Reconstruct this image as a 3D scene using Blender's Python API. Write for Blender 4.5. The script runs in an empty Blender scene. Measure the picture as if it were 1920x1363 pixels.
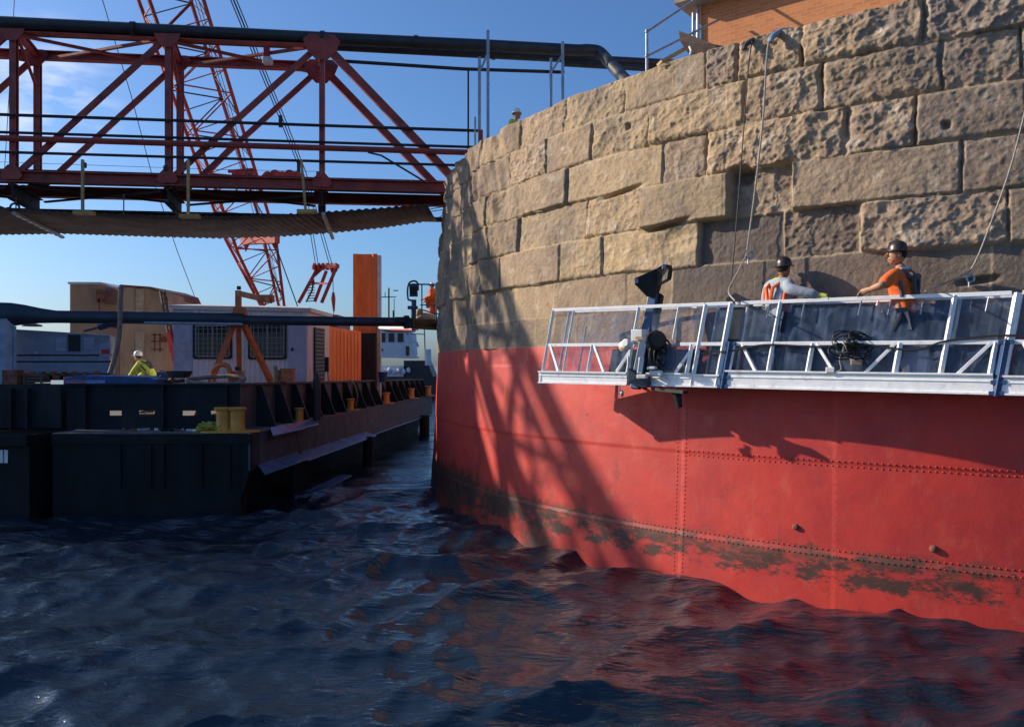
import bpy, bmesh, math, random
import numpy as np
from mathutils import Vector, Matrix
random.seed(7); rng = np.random.default_rng(11)
S = bpy.context.scene; C = S.collection
# ------------------------------------------------------------------ camera, sky, sun, exposure
FX = 1500.0; CX = 960.0; HY = 686.0            # the photo's pixels: focal length, centre column, eye-level row
cd = bpy.data.cameras.new('camera'); cam = bpy.data.objects.new('camera', cd); C.objects.link(cam)
cd.sensor_width = 36; cd.lens = FX/1920*36; cd.shift_y = (HY-681.5)/1920
cd.clip_start = .1; cd.clip_end = 20000
cam.location = (0,0,0); cam.rotation_euler = (math.pi/2,0,0); S.camera = cam
SUN_EL = math.radians(25.2); SUN_AZ = math.radians(-75)          # azimuth from +Y, clockwise
sun_dir = Vector((math.sin(SUN_AZ)*math.cos(SUN_EL), math.cos(SUN_AZ)*math.cos(SUN_EL), math.sin(SUN_EL)))
sd = bpy.data.lights.new('sun','SUN'); sd.energy = 5; sd.angle = math.radians(.7); sd.color = (1,.86,.68)
so = bpy.data.objects.new('sun', sd); C.objects.link(so); so.rotation_euler = (-sun_dir).to_track_quat('-Z','Y').to_euler()
so.location = (-30,10,30)
W = bpy.data.worlds.new('World'); S.world = W; W.use_nodes = True
nt = W.node_tree; N = nt.nodes; L = nt.links; bg = N['Background']
sky = N.new('ShaderNodeTexSky'); sky.sky_type = 'NISHITA'; sky.sun_disc = False
sky.sun_elevation = SUN_EL; sky.sun_rotation = SUN_AZ; sky.air_density = 1.05; sky.dust_density = 1.5; sky.ozone_density = 9.0
tc = N.new('ShaderNodeTexCoord'); mp = N.new('ShaderNodeMapping'); mp.inputs['Scale'].default_value = (14,14,40)
nz = N.new('ShaderNodeTexNoise'); nz.inputs['Scale'].default_value = 1.0; nz.inputs['Detail'].default_value = 6
rp = N.new('ShaderNodeValToRGB'); rp.color_ramp.elements[0].position = .46; rp.color_ramp.elements[1].position = .66
# small clouds low in the west only: a patch of the sky dome
vd = N.new('ShaderNodeVectorMath'); vd.operation = 'DISTANCE'
vd.inputs[1].default_value = Vector((-.485,.826,.285)).normalized()
mr = N.new('ShaderNodeMapRange'); mr.inputs['From Min'].default_value = .085; mr.inputs['From Max'].default_value = .02
mr.inputs['To Min'].default_value = 0; mr.inputs['To Max'].default_value = .38
mu = N.new('ShaderNodeMath'); mu.operation = 'MULTIPLY'
mx = N.new('ShaderNodeMixRGB'); mx.inputs['Color2'].default_value = (9.5,9.0,8.6,1)
L.new(tc.outputs['Generated'], mp.inputs['Vector']); L.new(mp.outputs[0], nz.inputs['Vector']); L.new(nz.outputs['Fac'], rp.inputs[0])
L.new(tc.outputs['Generated'], vd.inputs[0]); L.new(vd.outputs['Value'], mr.inputs['Value'])
L.new(rp.outputs[0], mu.inputs[0]); L.new(mr.outputs[0], mu.inputs[1]); L.new(mu.outputs[0], mx.inputs['Fac'])
L.new(sky.outputs[0], mx.inputs['Color1']); L.new(mx.outputs[0], bg.inputs['Color']); bg.inputs['Strength'].default_value = .125
S.view_settings.view_transform = 'Standard'; S.view_settings.look = 'None'; S.view_settings.gamma = 1
S.view_settings.exposure = 0.35
S.render.engine = 'CYCLES'
WZ = -3.5                                       # water level (the camera is at z = 0)

# ------------------------------------------------------------------ helpers
def P(px, py, D): return Vector(((px-CX)/FX*D, D, (HY-py)/FX*D))
def tagp(o, label=None, cat=None, group=None, kind=None):
    if label: o['label'] = label
    if cat: o['category'] = cat
    if group: o['group'] = group
    if kind: o['kind'] = kind
    return o
def thing(name, label, cat, loc=(0,0,0), group=None):
    o = bpy.data.objects.new(name, None); C.objects.link(o); o.location = loc; o.empty_display_size = .2
    return tagp(o, label, cat, group)
class MB:
    def __init__(s): s.v = []; s.f = []; s.m = []
    def add(s, vs, fs, mi=0):
        b = len(s.v); s.v += [tuple(v) for v in vs]; s.f += [tuple(b+i for i in f) for f in fs]; s.m += [mi]*len(fs); return s
    def hexa(s, p, mi=0):
        return s.add(p, [(0,3,2,1),(4,5,6,7),(0,1,5,4),(1,2,6,5),(2,3,7,6),(3,0,4,7)], mi)
    def box(s, c, d, rz=0, mi=0, R=None):
        c = Vector(c); R = R or Matrix.Rotation(rz,3,'Z'); h = [x/2 for x in d]
        return s.hexa([c+R@Vector((x*h[0],y*h[1],z*h[2])) for z in (-1,1) for x,y in ((-1,-1),(1,-1),(1,1),(-1,1))], mi)
    def beam(s, a, b, w, h=None, mi=0, up=(0,0,1)):
        a = Vector(a); b = Vector(b); h = h or w; d = (b-a); l = d.length
        if l < 1e-6: return s
        d /= l; u = Vector(up)
        if abs(d.dot(u)) > .98: u = Vector((0,1,0))
        r = d.cross(u).normalized(); u = r.cross(d)
        ps = []
        for q in (a,b):
            for x,y in ((-1,-1),(1,-1),(1,1),(-1,1)): ps.append(q+r*x*w/2+u*y*h/2)
        return s.hexa(ps, mi)
    def ibeam(s, a, b, w, h, t=.03, mi=0):
        a = Vector(a); b = Vector(b); d = (b-a).normalized(); u = Vector((0,0,1))
        if abs(d.z) > .98: u = Vector((0,1,0))
        r = d.cross(u).normalized(); u = r.cross(d)
        s.beam(a+u*(h/2-t/2), b+u*(h/2-t/2), w, t, mi); s.beam(a-u*(h/2-t/2), b-u*(h/2-t/2), w, t, mi)
        s.beam(a, b, t, h-2*t-.004, mi); return s
    def tube(s, pts, r, n=8, mi=0, cap=True):
        pts = [Vector(p) for p in pts]; k = len(pts)
        rs = r if isinstance(r,(list,tuple)) else [r]*k
        u = None; rings = []
        for i,p in enumerate(pts):
            d = (pts[min(i+1,k-1)]-pts[max(i-1,0)]).normalized()
            if u is None:
                u = Vector((0,0,1)) if abs(d.z) < .9 else Vector((1,0,0))
            u = (u-d*u.dot(d)).normalized(); w = d.cross(u)
            rings.append([p+(u*math.cos(2*math.pi*j/n)+w*math.sin(2*math.pi*j/n))*rs[i] for j in range(n)])
        vs = [v for rg in rings for v in rg]; fs = []
        for i in range(k-1):
            for j in range(n):
                fs.append((i*n+j, i*n+(j+1)%n, (i+1)*n+(j+1)%n, (i+1)*n+j))
        if cap: fs.append(tuple(range(n-1,-1,-1))); fs.append(tuple((k-1)*n+j for j in range(n)))
        return s.add(vs, fs, mi)
    def lathe(s, c, prof, n=20, mi=0, axis=(0,0,1), sx=1, sy=1):
        c = Vector(c); q = Vector((0,0,1)).rotation_difference(Vector(axis)).to_matrix(); vs = []; fs = []
        for r,z in prof:
            for j in range(n):
                a = 2*math.pi*j/n; vs.append(c+q@Vector((r*sx*math.cos(a), r*sy*math.sin(a), z)))
        for i in range(len(prof)-1):
            for j in range(n): fs.append((i*n+j, i*n+(j+1)%n, (i+1)*n+(j+1)%n, (i+1)*n+j))
        fs.append(tuple(range(n-1,-1,-1))); fs.append(tuple((len(prof)-1)*n+j for j in range(n)))
        return s.add(vs, fs, mi)
    def ball(s, c, r, n=12, mi=0, R=None):
        c = Vector(c); r = (r,r,r) if not isinstance(r,(tuple,list)) else r; vs = []; fs = []; m = max(5, n*2//3)
        R = R or Matrix.Identity(3)
        for i in range(m+1):
            t = math.pi*i/m
            for j in range(n):
                a = 2*math.pi*j/n; st = max(math.sin(t),.02)
                vs.append(c+R@Vector((r[0]*st*math.cos(a), r[1]*st*math.sin(a), -r[2]*math.cos(t))))
        for i in range(m):
            for j in range(n): fs.append((i*n+j, i*n+(j+1)%n, (i+1)*n+(j+1)%n, (i+1)*n+j))
        return s.add(vs, fs, mi)
    def prism(s, poly, ex, mi=0):
        poly = [Vector(p) for p in poly]; ex = Vector(ex); n = len(poly)
        vs = poly+[p+ex for p in poly]
        fs = [tuple(range(n-1,-1,-1)), tuple(range(n,2*n))]+[(i,(i+1)%n,n+(i+1)%n,n+i) for i in range(n)]
        return s.add(vs, fs, mi)
    def mesh(s, me, mi=0):
        return s.add([v.co for v in me.vertices], [tuple(p.vertices) for p in me.polygons], mi)
    def build(s, name, mats, parent=None, smooth=False, label=None, cat=None, group=None, kind=None, bevel=0):
        me = bpy.data.meshes.new(name); me.from_pydata(s.v, [], s.f)
        if not isinstance(mats,(list,tuple)): mats = [mats]
        for m in mats: me.materials.append(m)
        me.polygons.foreach_set('material_index', s.m)
        if smooth: me.polygons.foreach_set('use_smooth', [True]*len(s.f))
        bm = bmesh.new(); bm.from_mesh(me); bmesh.ops.recalc_face_normals(bm, faces=bm.faces); bm.to_mesh(me); bm.free()
        o = bpy.data.objects.new(name, me); C.objects.link(o)
        if smooth: me.set_sharp_from_angle(angle=math.radians(40))
        if bevel:
            b = o.modifiers.new('bevel','BEVEL'); b.width = bevel; b.segments = 2; b.limit_method = 'ANGLE'
        if parent:
            o.parent = parent; o.matrix_parent_inverse = Matrix.Translation(-Vector(parent.location))
        return tagp(o, label, cat, group, kind)
def curve(pts, n=10):
    pts = [Vector(p) for p in pts]; out = []
    q = [pts[0]*2-pts[1]]+pts+[pts[-1]*2-pts[-2]]
    for i in range(1,len(q)-2):
        for k in range(n):
            t = k/n; a,b,c,d = q[i-1],q[i],q[i+1],q[i+2]
            out.append(.5*((2*b)+(-a+c)*t+(2*a-5*b+4*c-d)*t*t+(-a+3*b-3*c+d)*t**3))
    return out+[pts[-1]]

def mat(name, col, col2=None, sc=3, rough=.6, metal=0, bump=0, bsc=25, lo=.4, hi=.62, dirt=None, dlo=.55, dhi=.7, dsc=1.3, streak=1, spec=.5, alpha=1):
    m = bpy.data.materials.new(name); m.use_nodes = True; t = m.node_tree; n = t.nodes; l = t.links; b = n['Principled BSDF']
    b.inputs['Roughness'].default_value = rough; b.inputs['Metallic'].default_value = metal
    b.inputs['Specular IOR Level'].default_value = spec
    g = n.new('ShaderNodeTexCoord'); mpn = n.new('ShaderNodeMapping'); mpn.inputs['Scale'].default_value = (1,1,1/streak)
    geo = n.new('ShaderNodeNewGeometry'); l.new(geo.outputs['Position'], mpn.inputs['Vector'])
    col2 = col2 or tuple(c*.72 for c in col)
    a = n.new('ShaderNodeTexNoise'); a.inputs['Scale'].default_value = sc; a.inputs['Detail'].default_value = 8; a.inputs['Roughness'].default_value = .65
    l.new(mpn.outputs[0], a.inputs['Vector'])
    r = n.new('ShaderNodeValToRGB'); r.color_ramp.elements[0].position = lo; r.color_ramp.elements[1].position = hi
    r.color_ramp.elements[0].color = (*col2,1); r.color_ramp.elements[1].color = (*col,1)
    l.new(a.outputs['Fac'], r.inputs[0]); out = r.outputs[0]
    if dirt:
        d = n.new('ShaderNodeTexNoise'); d.inputs['Scale'].default_value = dsc; d.inputs['Detail'].default_value = 10; d.inputs['Roughness'].default_value = .7
        l.new(mpn.outputs[0], d.inputs['Vector'])
        k = n.new('ShaderNodeMapRange'); k.inputs['From Min'].default_value = dlo; k.inputs['From Max'].default_value = dhi
        l.new(d.outputs['Fac'], k.inputs['Value'])
        x = n.new('ShaderNodeMixRGB'); x.inputs['Color2'].default_value = (*dirt,1); l.new(k.outputs[0], x.inputs['Fac']); l.new(out, x.inputs['Color1']); out = x.outputs[0]
    l.new(out, b.inputs['Base Color'])
    rr = n.new('ShaderNodeMapRange'); rr.inputs['To Min'].default_value = min(1,rough+.12); rr.inputs['To Max'].default_value = max(.03,rough-.12)
    l.new(a.outputs['Fac'], rr.inputs['Value']); l.new(rr.outputs[0], b.inputs['Roughness'])
    if bump:
        c = n.new('ShaderNodeTexNoise'); c.inputs['Scale'].default_value = bsc; c.inputs['Detail'].default_value = 6
        l.new(geo.outputs['Position'], c.inputs['Vector'])
        u = n.new('ShaderNodeBump'); u.inputs['Strength'].default_value = 1; u.inputs['Distance'].default_value = bump
        l.new(c.outputs['Fac'], u.inputs['Height']); l.new(u.outputs[0], b.inputs['Normal'])
    return m

M = {}
M['truss'] = mat('red_bridge_paint', (.40,.055,.034), (.24,.04,.028), 2.5, .55, dirt=(.05,.025,.02), dlo=.54, dhi=.72, dsc=2.2, bump=.004)
M['truss_dark'] = mat('dark_bridge_steel', (.035,.022,.022), (.02,.015,.016), 3, .7)
M['pipe'] = mat('dark_pipe', (.028,.034,.04), (.018,.02,.024), 3, .5, dirt=(.05,.04,.035), bump=.002)
M['bluepipe'] = mat('blue_grey_pipe', (.030,.048,.075), (.02,.032,.05), 2.2, .5, dirt=(.07,.06,.055), dlo=.56, dhi=.8)
M['galv'] = mat('galvanised_steel', (.36,.42,.48), (.26,.3,.35), 6, .4, .4)
M['crane'] = mat('crane_red_paint', (.55,.05,.025), (.36,.03,.02), 2, .5, dirt=(.05,.03,.025), dlo=.52, dhi=.7, dsc=1.5)
M['crane_dark'] = mat('crane_dark_and_shaded_steel', (.05,.025,.025), None, 2, .6)
M['cable'] = mat('steel_cable', (.05,.055,.07), None, 2, .5, .3)
M['alu'] = mat('aluminium', (.88,.88,.87), (.76,.77,.79), 5, .42, .15, dirt=(.42,.40,.38), dlo=.56, dhi=.75, dsc=6, bump=.002, bsc=40)
M['bluesteel'] = mat('blue_painted_steel', (.03,.08,.19), (.02,.055,.14), 4, .4)
M['black'] = mat('black_rubber_paint', (.008,.009,.011), None, 5, .6)
M['white'] = mat('white_paint', (.72,.72,.70), (.6,.6,.6), 6, .5)
M['orange'] = mat('orange_paint', (.85,.25,.05), (.72,.18,.035), 2.5, .6, dirt=(.25,.08,.03), dlo=.58, dhi=.8, dsc=3, streak=4)
M['orangepile'] = mat('orange_sheet_pile_rust', (.80,.20,.04), (.62,.13,.03), 3, .75, dirt=(.35,.08,.03), dlo=.55, dhi=.8, dsc=4, streak=5, bump=.006)
M['davit'] = mat('orange_davit_paint', (.60,.15,.04), (.42,.10,.03), 4, .6)
M['yellow'] = mat('yellow_bollard_paint', (.62,.30,.045), (.50,.22,.035), 4, .55, dirt=(.20,.09,.03), dlo=.6, dhi=.75, dsc=6)
M['yellowbar'] = mat('yellow_hanger_paint', (.55,.33,.08), (.3,.2,.08), 4, .6)
M['hull'] = mat('dark_hull_steel', (.010,.014,.019), (.006,.008,.010), 1.6, .6, dirt=(.018,.013,.012), dlo=.5, dhi=.7, dsc=1.2, streak=3, bump=.006, bsc=4, spec=.2)
M['bulwark'] = mat('dark_bulwark_steel', (.015,.020,.027), (.009,.012,.016), 2, .65, dirt=(.026,.022,.022), dlo=.5, dhi=.72, dsc=2, streak=3, bump=.004, bsc=6, spec=.25)
M['sideplate'] = mat('weathered_hull_side', (.075,.082,.10), (.05,.054,.066), 2.5, .7, dirt=(.022,.022,.026), dlo=.5, dhi=.7, dsc=3, bump=.004)
M['deck'] = mat('barge_deck_steel', (.16,.14,.13), (.09,.08,.08), 3, .8, dirt=(.2,.1,.05), dlo=.55, dhi=.7)
M['bluerail'] = mat('sky_tinted_flange', (.17,.27,.50), (.12,.20,.40), 4, .22, .3, dirt=(.06,.06,.07), dlo=.56, dhi=.75, dsc=3)  # blue sky reflection is put into the grey flange colour
M['trailer'] = mat('white_corrugated_cladding', (.84,.81,.82), (.70,.67,.71), 3, .6, dirt=(.36,.32,.33), dlo=.52, dhi=.75, dsc=3, streak=6)
M['roofgrey'] = mat('pale_roof', (.68,.68,.68), (.55,.55,.56), 3, .6)
M['glass'] = mat('dark_window_glass', (.025,.03,.035), None, 3, .12)
M['grille'] = mat('window_grille', (.30,.30,.32), None, 5, .5)
M['beige'] = mat('beige_machinery_paint', (.42,.30,.19), (.34,.22,.14), 1.5, .7, dirt=(.22,.09,.05), dlo=.55, dhi=.72, dsc=1.6, streak=3, bump=.004)
M['gen'] = mat('blue_grey_generator_paint', (.22,.27,.37), (.18,.22,.31), 3, .45, dirt=(.07,.08,.1), dlo=.6, dhi=.75, dsc=2)
M['genlight'] = mat('pale_panel', (.34,.36,.50), None, 4, .5)
M['blue'] = mat('blue_bin_paint', (.02,.08,.24), (.015,.05,.16), 3, .5)
M['rust'] = mat('rusty_steel', (.26,.10,.05), (.12,.05,.03), 6, .8)
M['red'] = mat('red_paint', (.5,.04,.03), None, 4, .5)
M['tugw'] = mat('white_boat_paint', (.62,.66,.70), (.5,.54,.6), 1, .5)
M['tughull'] = mat('dark_boat_hull', (.025,.03,.035), None, 1, .5)
M['wood'] = mat('weathered_timber', (.16,.105,.08), (.10,.065,.05), 5, .85, streak=.2, bump=.004)
M['newwood'] = mat('new_yellow_timber', (.62,.47,.25), (.5,.36,.18), 5, .8)
M['rope'] = mat('grey_rope', (.38,.34,.30), None, 30, .9)
M['darkrope'] = mat('dark_rope', (.10,.085,.08), None, 30, .9)
M['skin'] = mat('skin', (.42,.21,.13), (.36,.17,.10), 20, .55)
M['vest_o'] = mat('orange_fabric', (.80,.16,.025), (.65,.11,.02), 9, .85, bump=.006, bsc=12)
M['vest_y'] = mat('yellow_green_fabric', (.55,.62,.06), (.42,.5,.05), 8, .85)
M['grey_f'] = mat('grey_fabric', (.34,.38,.44), (.26,.30,.36), 9, .9, bump=.008, bsc=14)
M['greyvest'] = mat('dark_grey_harness_fabric', (.10,.10,.12), (.07,.07,.09), 9, .9)
M['jeans'] = mat('dark_blue_denim', (.035,.05,.09), (.025,.035,.06), 9, .9)
M['hatdark'] = mat('dark_brown_hard_hat', (.035,.022,.024), None, 5, .35)
M['hatwhite'] = mat('white_hard_hat', (.75,.75,.73), None, 5, .35)
M['cyan_s'] = mat('pale_blue_reflective_strip', (.35,.5,.66), None, 9, .5)
M['glove'] = mat('yellow_green_glove', (.55,.60,.12), None, 9, .8)
M['hair'] = mat('dark_hair', (.02,.014,.01), None, 9, .7)
M['canvas'] = mat('tan_canvas', (.5,.4,.28), (.4,.31,.22), 6, .9)
M['catwalk'] = mat('grey_brown_corrugated_sheet', (.12,.105,.105), (.07,.065,.068), 1.5, .8, dirt=(.16,.125,.105), dlo=.55, dhi=.75, dsc=1.0)
M['shotred'] = mat('red_label', (.6,.05,.04), (.5,.1,.08), 30, .5)

# ------------------------------------------------------------------ value noise
_tab = rng.random((257,257))
def vnoise(x, y):
    xi = np.floor(x).astype(int); yi = np.floor(y).astype(int); fx = x-xi; fy = y-yi
    fx = fx*fx*(3-2*fx); fy = fy*fy*(3-2*fy); xi %= 256; yi %= 256
    return (_tab[xi,yi]*(1-fx)+_tab[xi+1,yi]*fx)*(1-fy)+(_tab[xi,yi+1]*(1-fx)+_tab[xi+1,yi+1]*fx)*fy
def fbm(x, y, o=4, g=.5):
    s = 0; a = 1; t = 0
    for k in range(o): s = s+a*vnoise(x*2**k+17.3*k, y*2**k+5.1*k); t += a; a *= g
    return s/t-.5

# ------------------------------------------------------------------ water: one sheet out to the horizon
def axis(c0, c1, step, lim0, lim1, g):
    a = list(np.arange(c0, c1+1e-6, step)); s = step; v = c1
    while v < lim1: s *= g; v += s; a.append(v)
    s = step; v = c0; b = []
    while v > lim0: s *= g; v -= s; b.append(v)
    return np.array(b[::-1]+a)
def grid_mesh(name, X, Y, Z, m, smooth=True, flip=False):
    ny, nx = X.shape; co = np.stack([X,Y,Z],-1).reshape(-1,3)
    i = np.arange(nx*ny).reshape(ny,nx); q = np.stack([i[:-1,:-1],i[:-1,1:],i[1:,1:],i[1:,:-1]],-1).reshape(-1,4)
    if flip: q = q[:,::-1]
    me = bpy.data.meshes.new(name); me.vertices.add(len(co)); me.vertices.foreach_set('co', co.astype(np.float32).ravel())
    me.loops.add(q.size); me.loops.foreach_set('vertex_index', q.ravel().astype(np.int32))
    me.polygons.add(len(q)); me.polygons.foreach_set('loop_start', np.arange(0,q.size,4,dtype=np.int32))
    me.update(calc_edges=True)
    if smooth: me.polygons.foreach_set('use_smooth', np.ones(len(q),bool))
    me.materials.append(m); o = bpy.data.objects.new(name, me); C.objects.link(o); return o
xs = axis(-9, 9, .055, -4000, 4000, 1.045); ys = axis(5, 19, .055, -60, 6000, 1.03)
X, Y = np.meshgrid(xs, ys)
loc = np.maximum(np.gradient(xs)[None,:]+0*Y, np.gradient(ys)[:,None]+0*X)
Zw = np.zeros_like(X); DX = np.zeros_like(X); DY = np.zeros_like(X)
wr = np.random.default_rng(5)
for k in range(110):
    lam = 10**wr.uniform(-.62, .62); kk = 2*math.pi/lam
    th = math.radians(wr.normal(-78, 26) if lam > .8 else wr.normal(-80, 42))
    amp = .0084*lam**1.0*wr.uniform(.5,1.4)*(1.0 if lam < 2.0 else .75)*(1 if lam > .6 else .85); ph = wr.uniform(0,6.28)
    c, s_ = math.cos(th), math.sin(th); a = (X*c+Y*s_)*kk+ph+.8*np.sin(X*.31+ph)+.6*np.sin(Y*.27-ph)
    fade = np.clip((lam/loc-3)/4, 0, 1)*amp
    Zw += fade*np.sin(a); DX += .8*fade*np.cos(a)*c; DY += .8*fade*np.cos(a)*s_
def water_mat():
    m = bpy.data.materials.new('harbour_water'); m.use_nodes = True; t = m.node_tree; n = t.nodes; l = t.links; b = n['Principled BSDF']
    b.inputs['Base Color'].default_value = (.009,.018,.030,1); b.inputs['Roughness'].default_value = .025; b.inputs['IOR'].default_value = 1.6
    geo = n.new('ShaderNodeNewGeometry'); prev = None
    for sc, st, rot in ((1.5,.03,.3),(3.6,.06,-.12),(9,.03,.2),(24,.010,.1)):
        mpn = n.new('ShaderNodeMapping'); mpn.inputs['Rotation'].default_value = (0,0,rot); mpn.inputs['Scale'].default_value = (sc*.28,sc,sc)
        l.new(geo.outputs['Position'], mpn.inputs['Vector'])
        a = n.new('ShaderNodeTexNoise'); a.inputs['Scale'].default_value = 1; a.inputs['Detail'].default_value = 3; a.inputs['Distortion'].default_value = .6
        l.new(mpn.outputs[0], a.inputs['Vector'])
        u = n.new('ShaderNodeBump'); u.inputs['Distance'].default_value = st; u.inputs['Strength'].default_value = .9
        l.new(a.outputs['Fac'], u.inputs['Height'])
        if prev: l.new(prev, u.inputs['Normal'])
        prev = u.outputs[0]
    l.new(prev, b.inputs['Normal']); return m
M['water'] = water_mat()
water = grid_mesh('water', X+DX, Y+DY, Zw+WZ, M['water']); tagp(water, kind='structure')

# ------------------------------------------------------------------ the round stone crib
CC = Vector((13.706, 25.115, 0)); R0 = 16.149; BAT = .055
def Rz(z): return R0-BAT*(z+3.5)
def phi_at(px, z):
    t = (px-CX)/FX; r = Rz(z); a = 1+t*t; b = t*CC.x+CC.y; c = CC.x**2+CC.y**2-r*r; d = max(b*b-a*c, 0)
    D = (b-math.sqrt(d))/a; return math.atan2(D-CC.y, t*D-CC.x)
def wall(px, z, off=0):
    f = phi_at(px, z); r = Rz(z)+off; return Vector((CC.x+r*math.cos(f), CC.y+r*math.sin(f), z))
def cyl(f, z, off=0):
    r = Rz(z)+off; return Vector((CC.x+r*math.cos(f), CC.y+r*math.sin(f), z))
LV = [5.245, 4.61, 3.87, 3.14, 2.40, 1.66, .96, .378]
JT = [[858,880,911,977,1062,1174,1326,1388,1507,1731,1935],
      [850,872,905,961,1030,1113,1220,1402,1544,1766,1914],
      [846,866,891,925,991,1068,1246,1329,1587,1717,1925],
      [840,862,889,925,977,1102,1207,1372,1487,1803],
      [838,856,880,905,940,1053,1133,1312,1470,1612,1890],
      [835,860,890,930,966,1037,1174,1261,1479,1640,1859],
      [830,857,885,915,961,1003,1080,1190,1300,1440,1590,1750,1900]]
PH0, PH1 = math.radians(-181), math.radians(-104)
NF, NZ = 1180, 262
fa = np.linspace(PH0, PH1, NF); za = np.linspace(.378, 5.245, NZ)
F, Zm = np.meshgrid(fa, za)
U = F*16                                                           # arc length
Zj = Zm+.035*fbm(U*1.3, Zm*.6+3, 3)+.012*fbm(U*7,Zm*7,2)
Uj = U+.05*fbm(Zm*2.1+9, U*.7, 3)
row = np.zeros_like(F, int)
for k in range(1,7): row[Zj < LV[k]] = k
H = np.zeros_like(F); RGH = np.zeros_like(F); EDG = np.zeros_like(F); TX = np.zeros_like(F); DRK = np.zeros_like(F); TLT = np.zeros_like(F)
br = np.random.default_rng(3)
SPEC = {(3,1207):(.17,.25,0.25),(3,1372):(-.02,.9,.25),(3,1487):(.10,.35,0),(4,1133):(.06,.5,0),(4,1312):(-.07,.35,.8),(4,1470):(-.03,.9,.55),(4,1612):(.09,.9,0),
        (3,1102):(.06,.7,0),(2,1068):(.07,.25,0),(2,1329):(.13,1,0),(2,1587):(.12,1,0),(1,1220):(.12,.8,0),(1,1402):(.12,.9,0),(0,1326):(.1,1,.1),(0,1388):(.13,1,.1),(0,1507):(.15,1,0),(0,1731):(.16,1.1,0)}
for k in range(7):
    zt = LV[k]; zb = LV[k+1]; zm = (zt+zb)/2; sel = row == k
    js = [(phi_at(p, zm)*16, p) for p in JT[k]]
    u = js[0][0]-1; pre = []
    while u > PH0*16-2: pre.append((u,0)); u -= br.uniform(.7,1.4)
    u = js[-1][0]+1.2; post = []
    while u < PH1*16+2: post.append((u,0)); u += br.uniform(.9,1.6)
    js = pre[::-1]+js+post
    uu = np.array([j[0] for j in js]); Uk = Uj[sel]; Zk = Zj[sel]
    idx = np.clip(np.searchsorted(uu, Uk)-1, 0, len(uu)-2)
    off = []; rg = []; dk = []; tx = []
    for i,(u0,p0) in enumerate(js):
        smooth_row = k >= 5
        o_ = br.uniform(.02,.14) if not smooth_row else br.uniform(-.008,.012)
        r_ = br.uniform(.45,1.0) if not smooth_row else br.uniform(.06,.18)
        if k < 5 and br.random() < .25: r_ *= .4
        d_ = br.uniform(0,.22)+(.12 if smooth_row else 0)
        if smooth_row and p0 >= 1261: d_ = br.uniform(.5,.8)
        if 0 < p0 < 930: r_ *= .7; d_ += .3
        if (k,p0) in SPEC: o_, r_, d_ = SPEC[(k,p0)]
        off.append(o_); rg.append(r_); dk.append(d_); tx.append(np.clip(br.random()*.6+(.4 if p0 and p0 < 1240 else .1 if p0 and p0 < 1420 else -.05),0,1))
    off, rg, dk, tx = map(np.array, (off,rg,dk,tx))
    eu = np.minimum(Uk-uu[idx], uu[idx+1]-Uk); ez = np.minimum(np.clip(zt-Zk,0,9) if k else 9, np.clip(Zk-zb,0,9))
    rr_g = np.minimum(rg[idx],1); wob = .05*rr_g*(fbm(Uk*7+k,Zk*7,3)+.08)
    eL = np.maximum(Uk-uu[idx]+wob,0); eR = np.maximum(uu[idx+1]-Uk+wob,0); ez = np.maximum(ez+wob*1.2,0)
    wL = .02+.07*rr_g*np.clip(fbm(Uk*.8,Zk*2+9,2)*4+.5,0,1); wR = .02+.05*rr_g*np.clip(fbm(Uk*.8+30,Zk*2,2)*4+.5,0,1)
    wz_ = .02+.08*rr_g*np.clip(fbm(Uk*1.1+60,Zk*.9,2)*5+.5,0,1)
    sm = lambda t: np.clip(t,0,1)**.55
    pu = np.minimum(sm(eL/wL), sm(eR/wR)); pz = .45+.55*sm(ez/wz_); e = np.minimum(np.minimum(eL,eR),ez); bw = .05
    deep = .035*np.clip(fbm(Uk*.9+3,Zk*1.3,2)*7+.35,.0,1.2)*np.clip(off[idx]/.05,.1,1)
    H[sel] = off[idx]*np.minimum(pu,pz)-deep*np.exp(-(e/.016)**2)
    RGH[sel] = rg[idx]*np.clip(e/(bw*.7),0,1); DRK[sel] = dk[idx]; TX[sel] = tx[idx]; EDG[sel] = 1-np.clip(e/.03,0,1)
def chips(x, y, sz, seed):
    g = np.random.default_rng(seed); tj = g.random((128,128,3)); x = x/sz; y = y/sz; xi = np.floor(x).astype(int); yi = np.floor(y).astype(int); best = np.full(x.shape, 9.)
    for a in (-1,0,1):
        for c in (-1,0,1):
            t3 = tj[(xi+a)%128,(yi+c)%128]; dx = x-(xi+a+t3[...,0]); dy = y-(yi+c+t3[...,1]); best = np.minimum(best, dx*dx+dy*dy+t3[...,2]*.7)
    return best
wx = U+.03*fbm(U*9,Zm*9,2); wy = Zm+.03*fbm(U*9+50,Zm*9,2)
rock = fbm(U*1.8,Zm*2.0,2)*.09+.042*chips(wx,wy*1.35,.17,1)+.020*chips(wx+wy*.5,wy*1.5,.075,2)+fbm(U*20,Zm*24,3,.75)*.030-.05
ang = fbm(U*1.1+40, Zm*1.1, 2); H = H+RGH*(rock*.95+.05*np.clip(ang,-.2,.3)+.03*np.abs(fbm((U+Zm)*4,(U-Zm)*9,2))*np.clip((U-phi_at(1330,3)*16),0,1))+fbm(U*26,Zm*26,2)*.008
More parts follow.
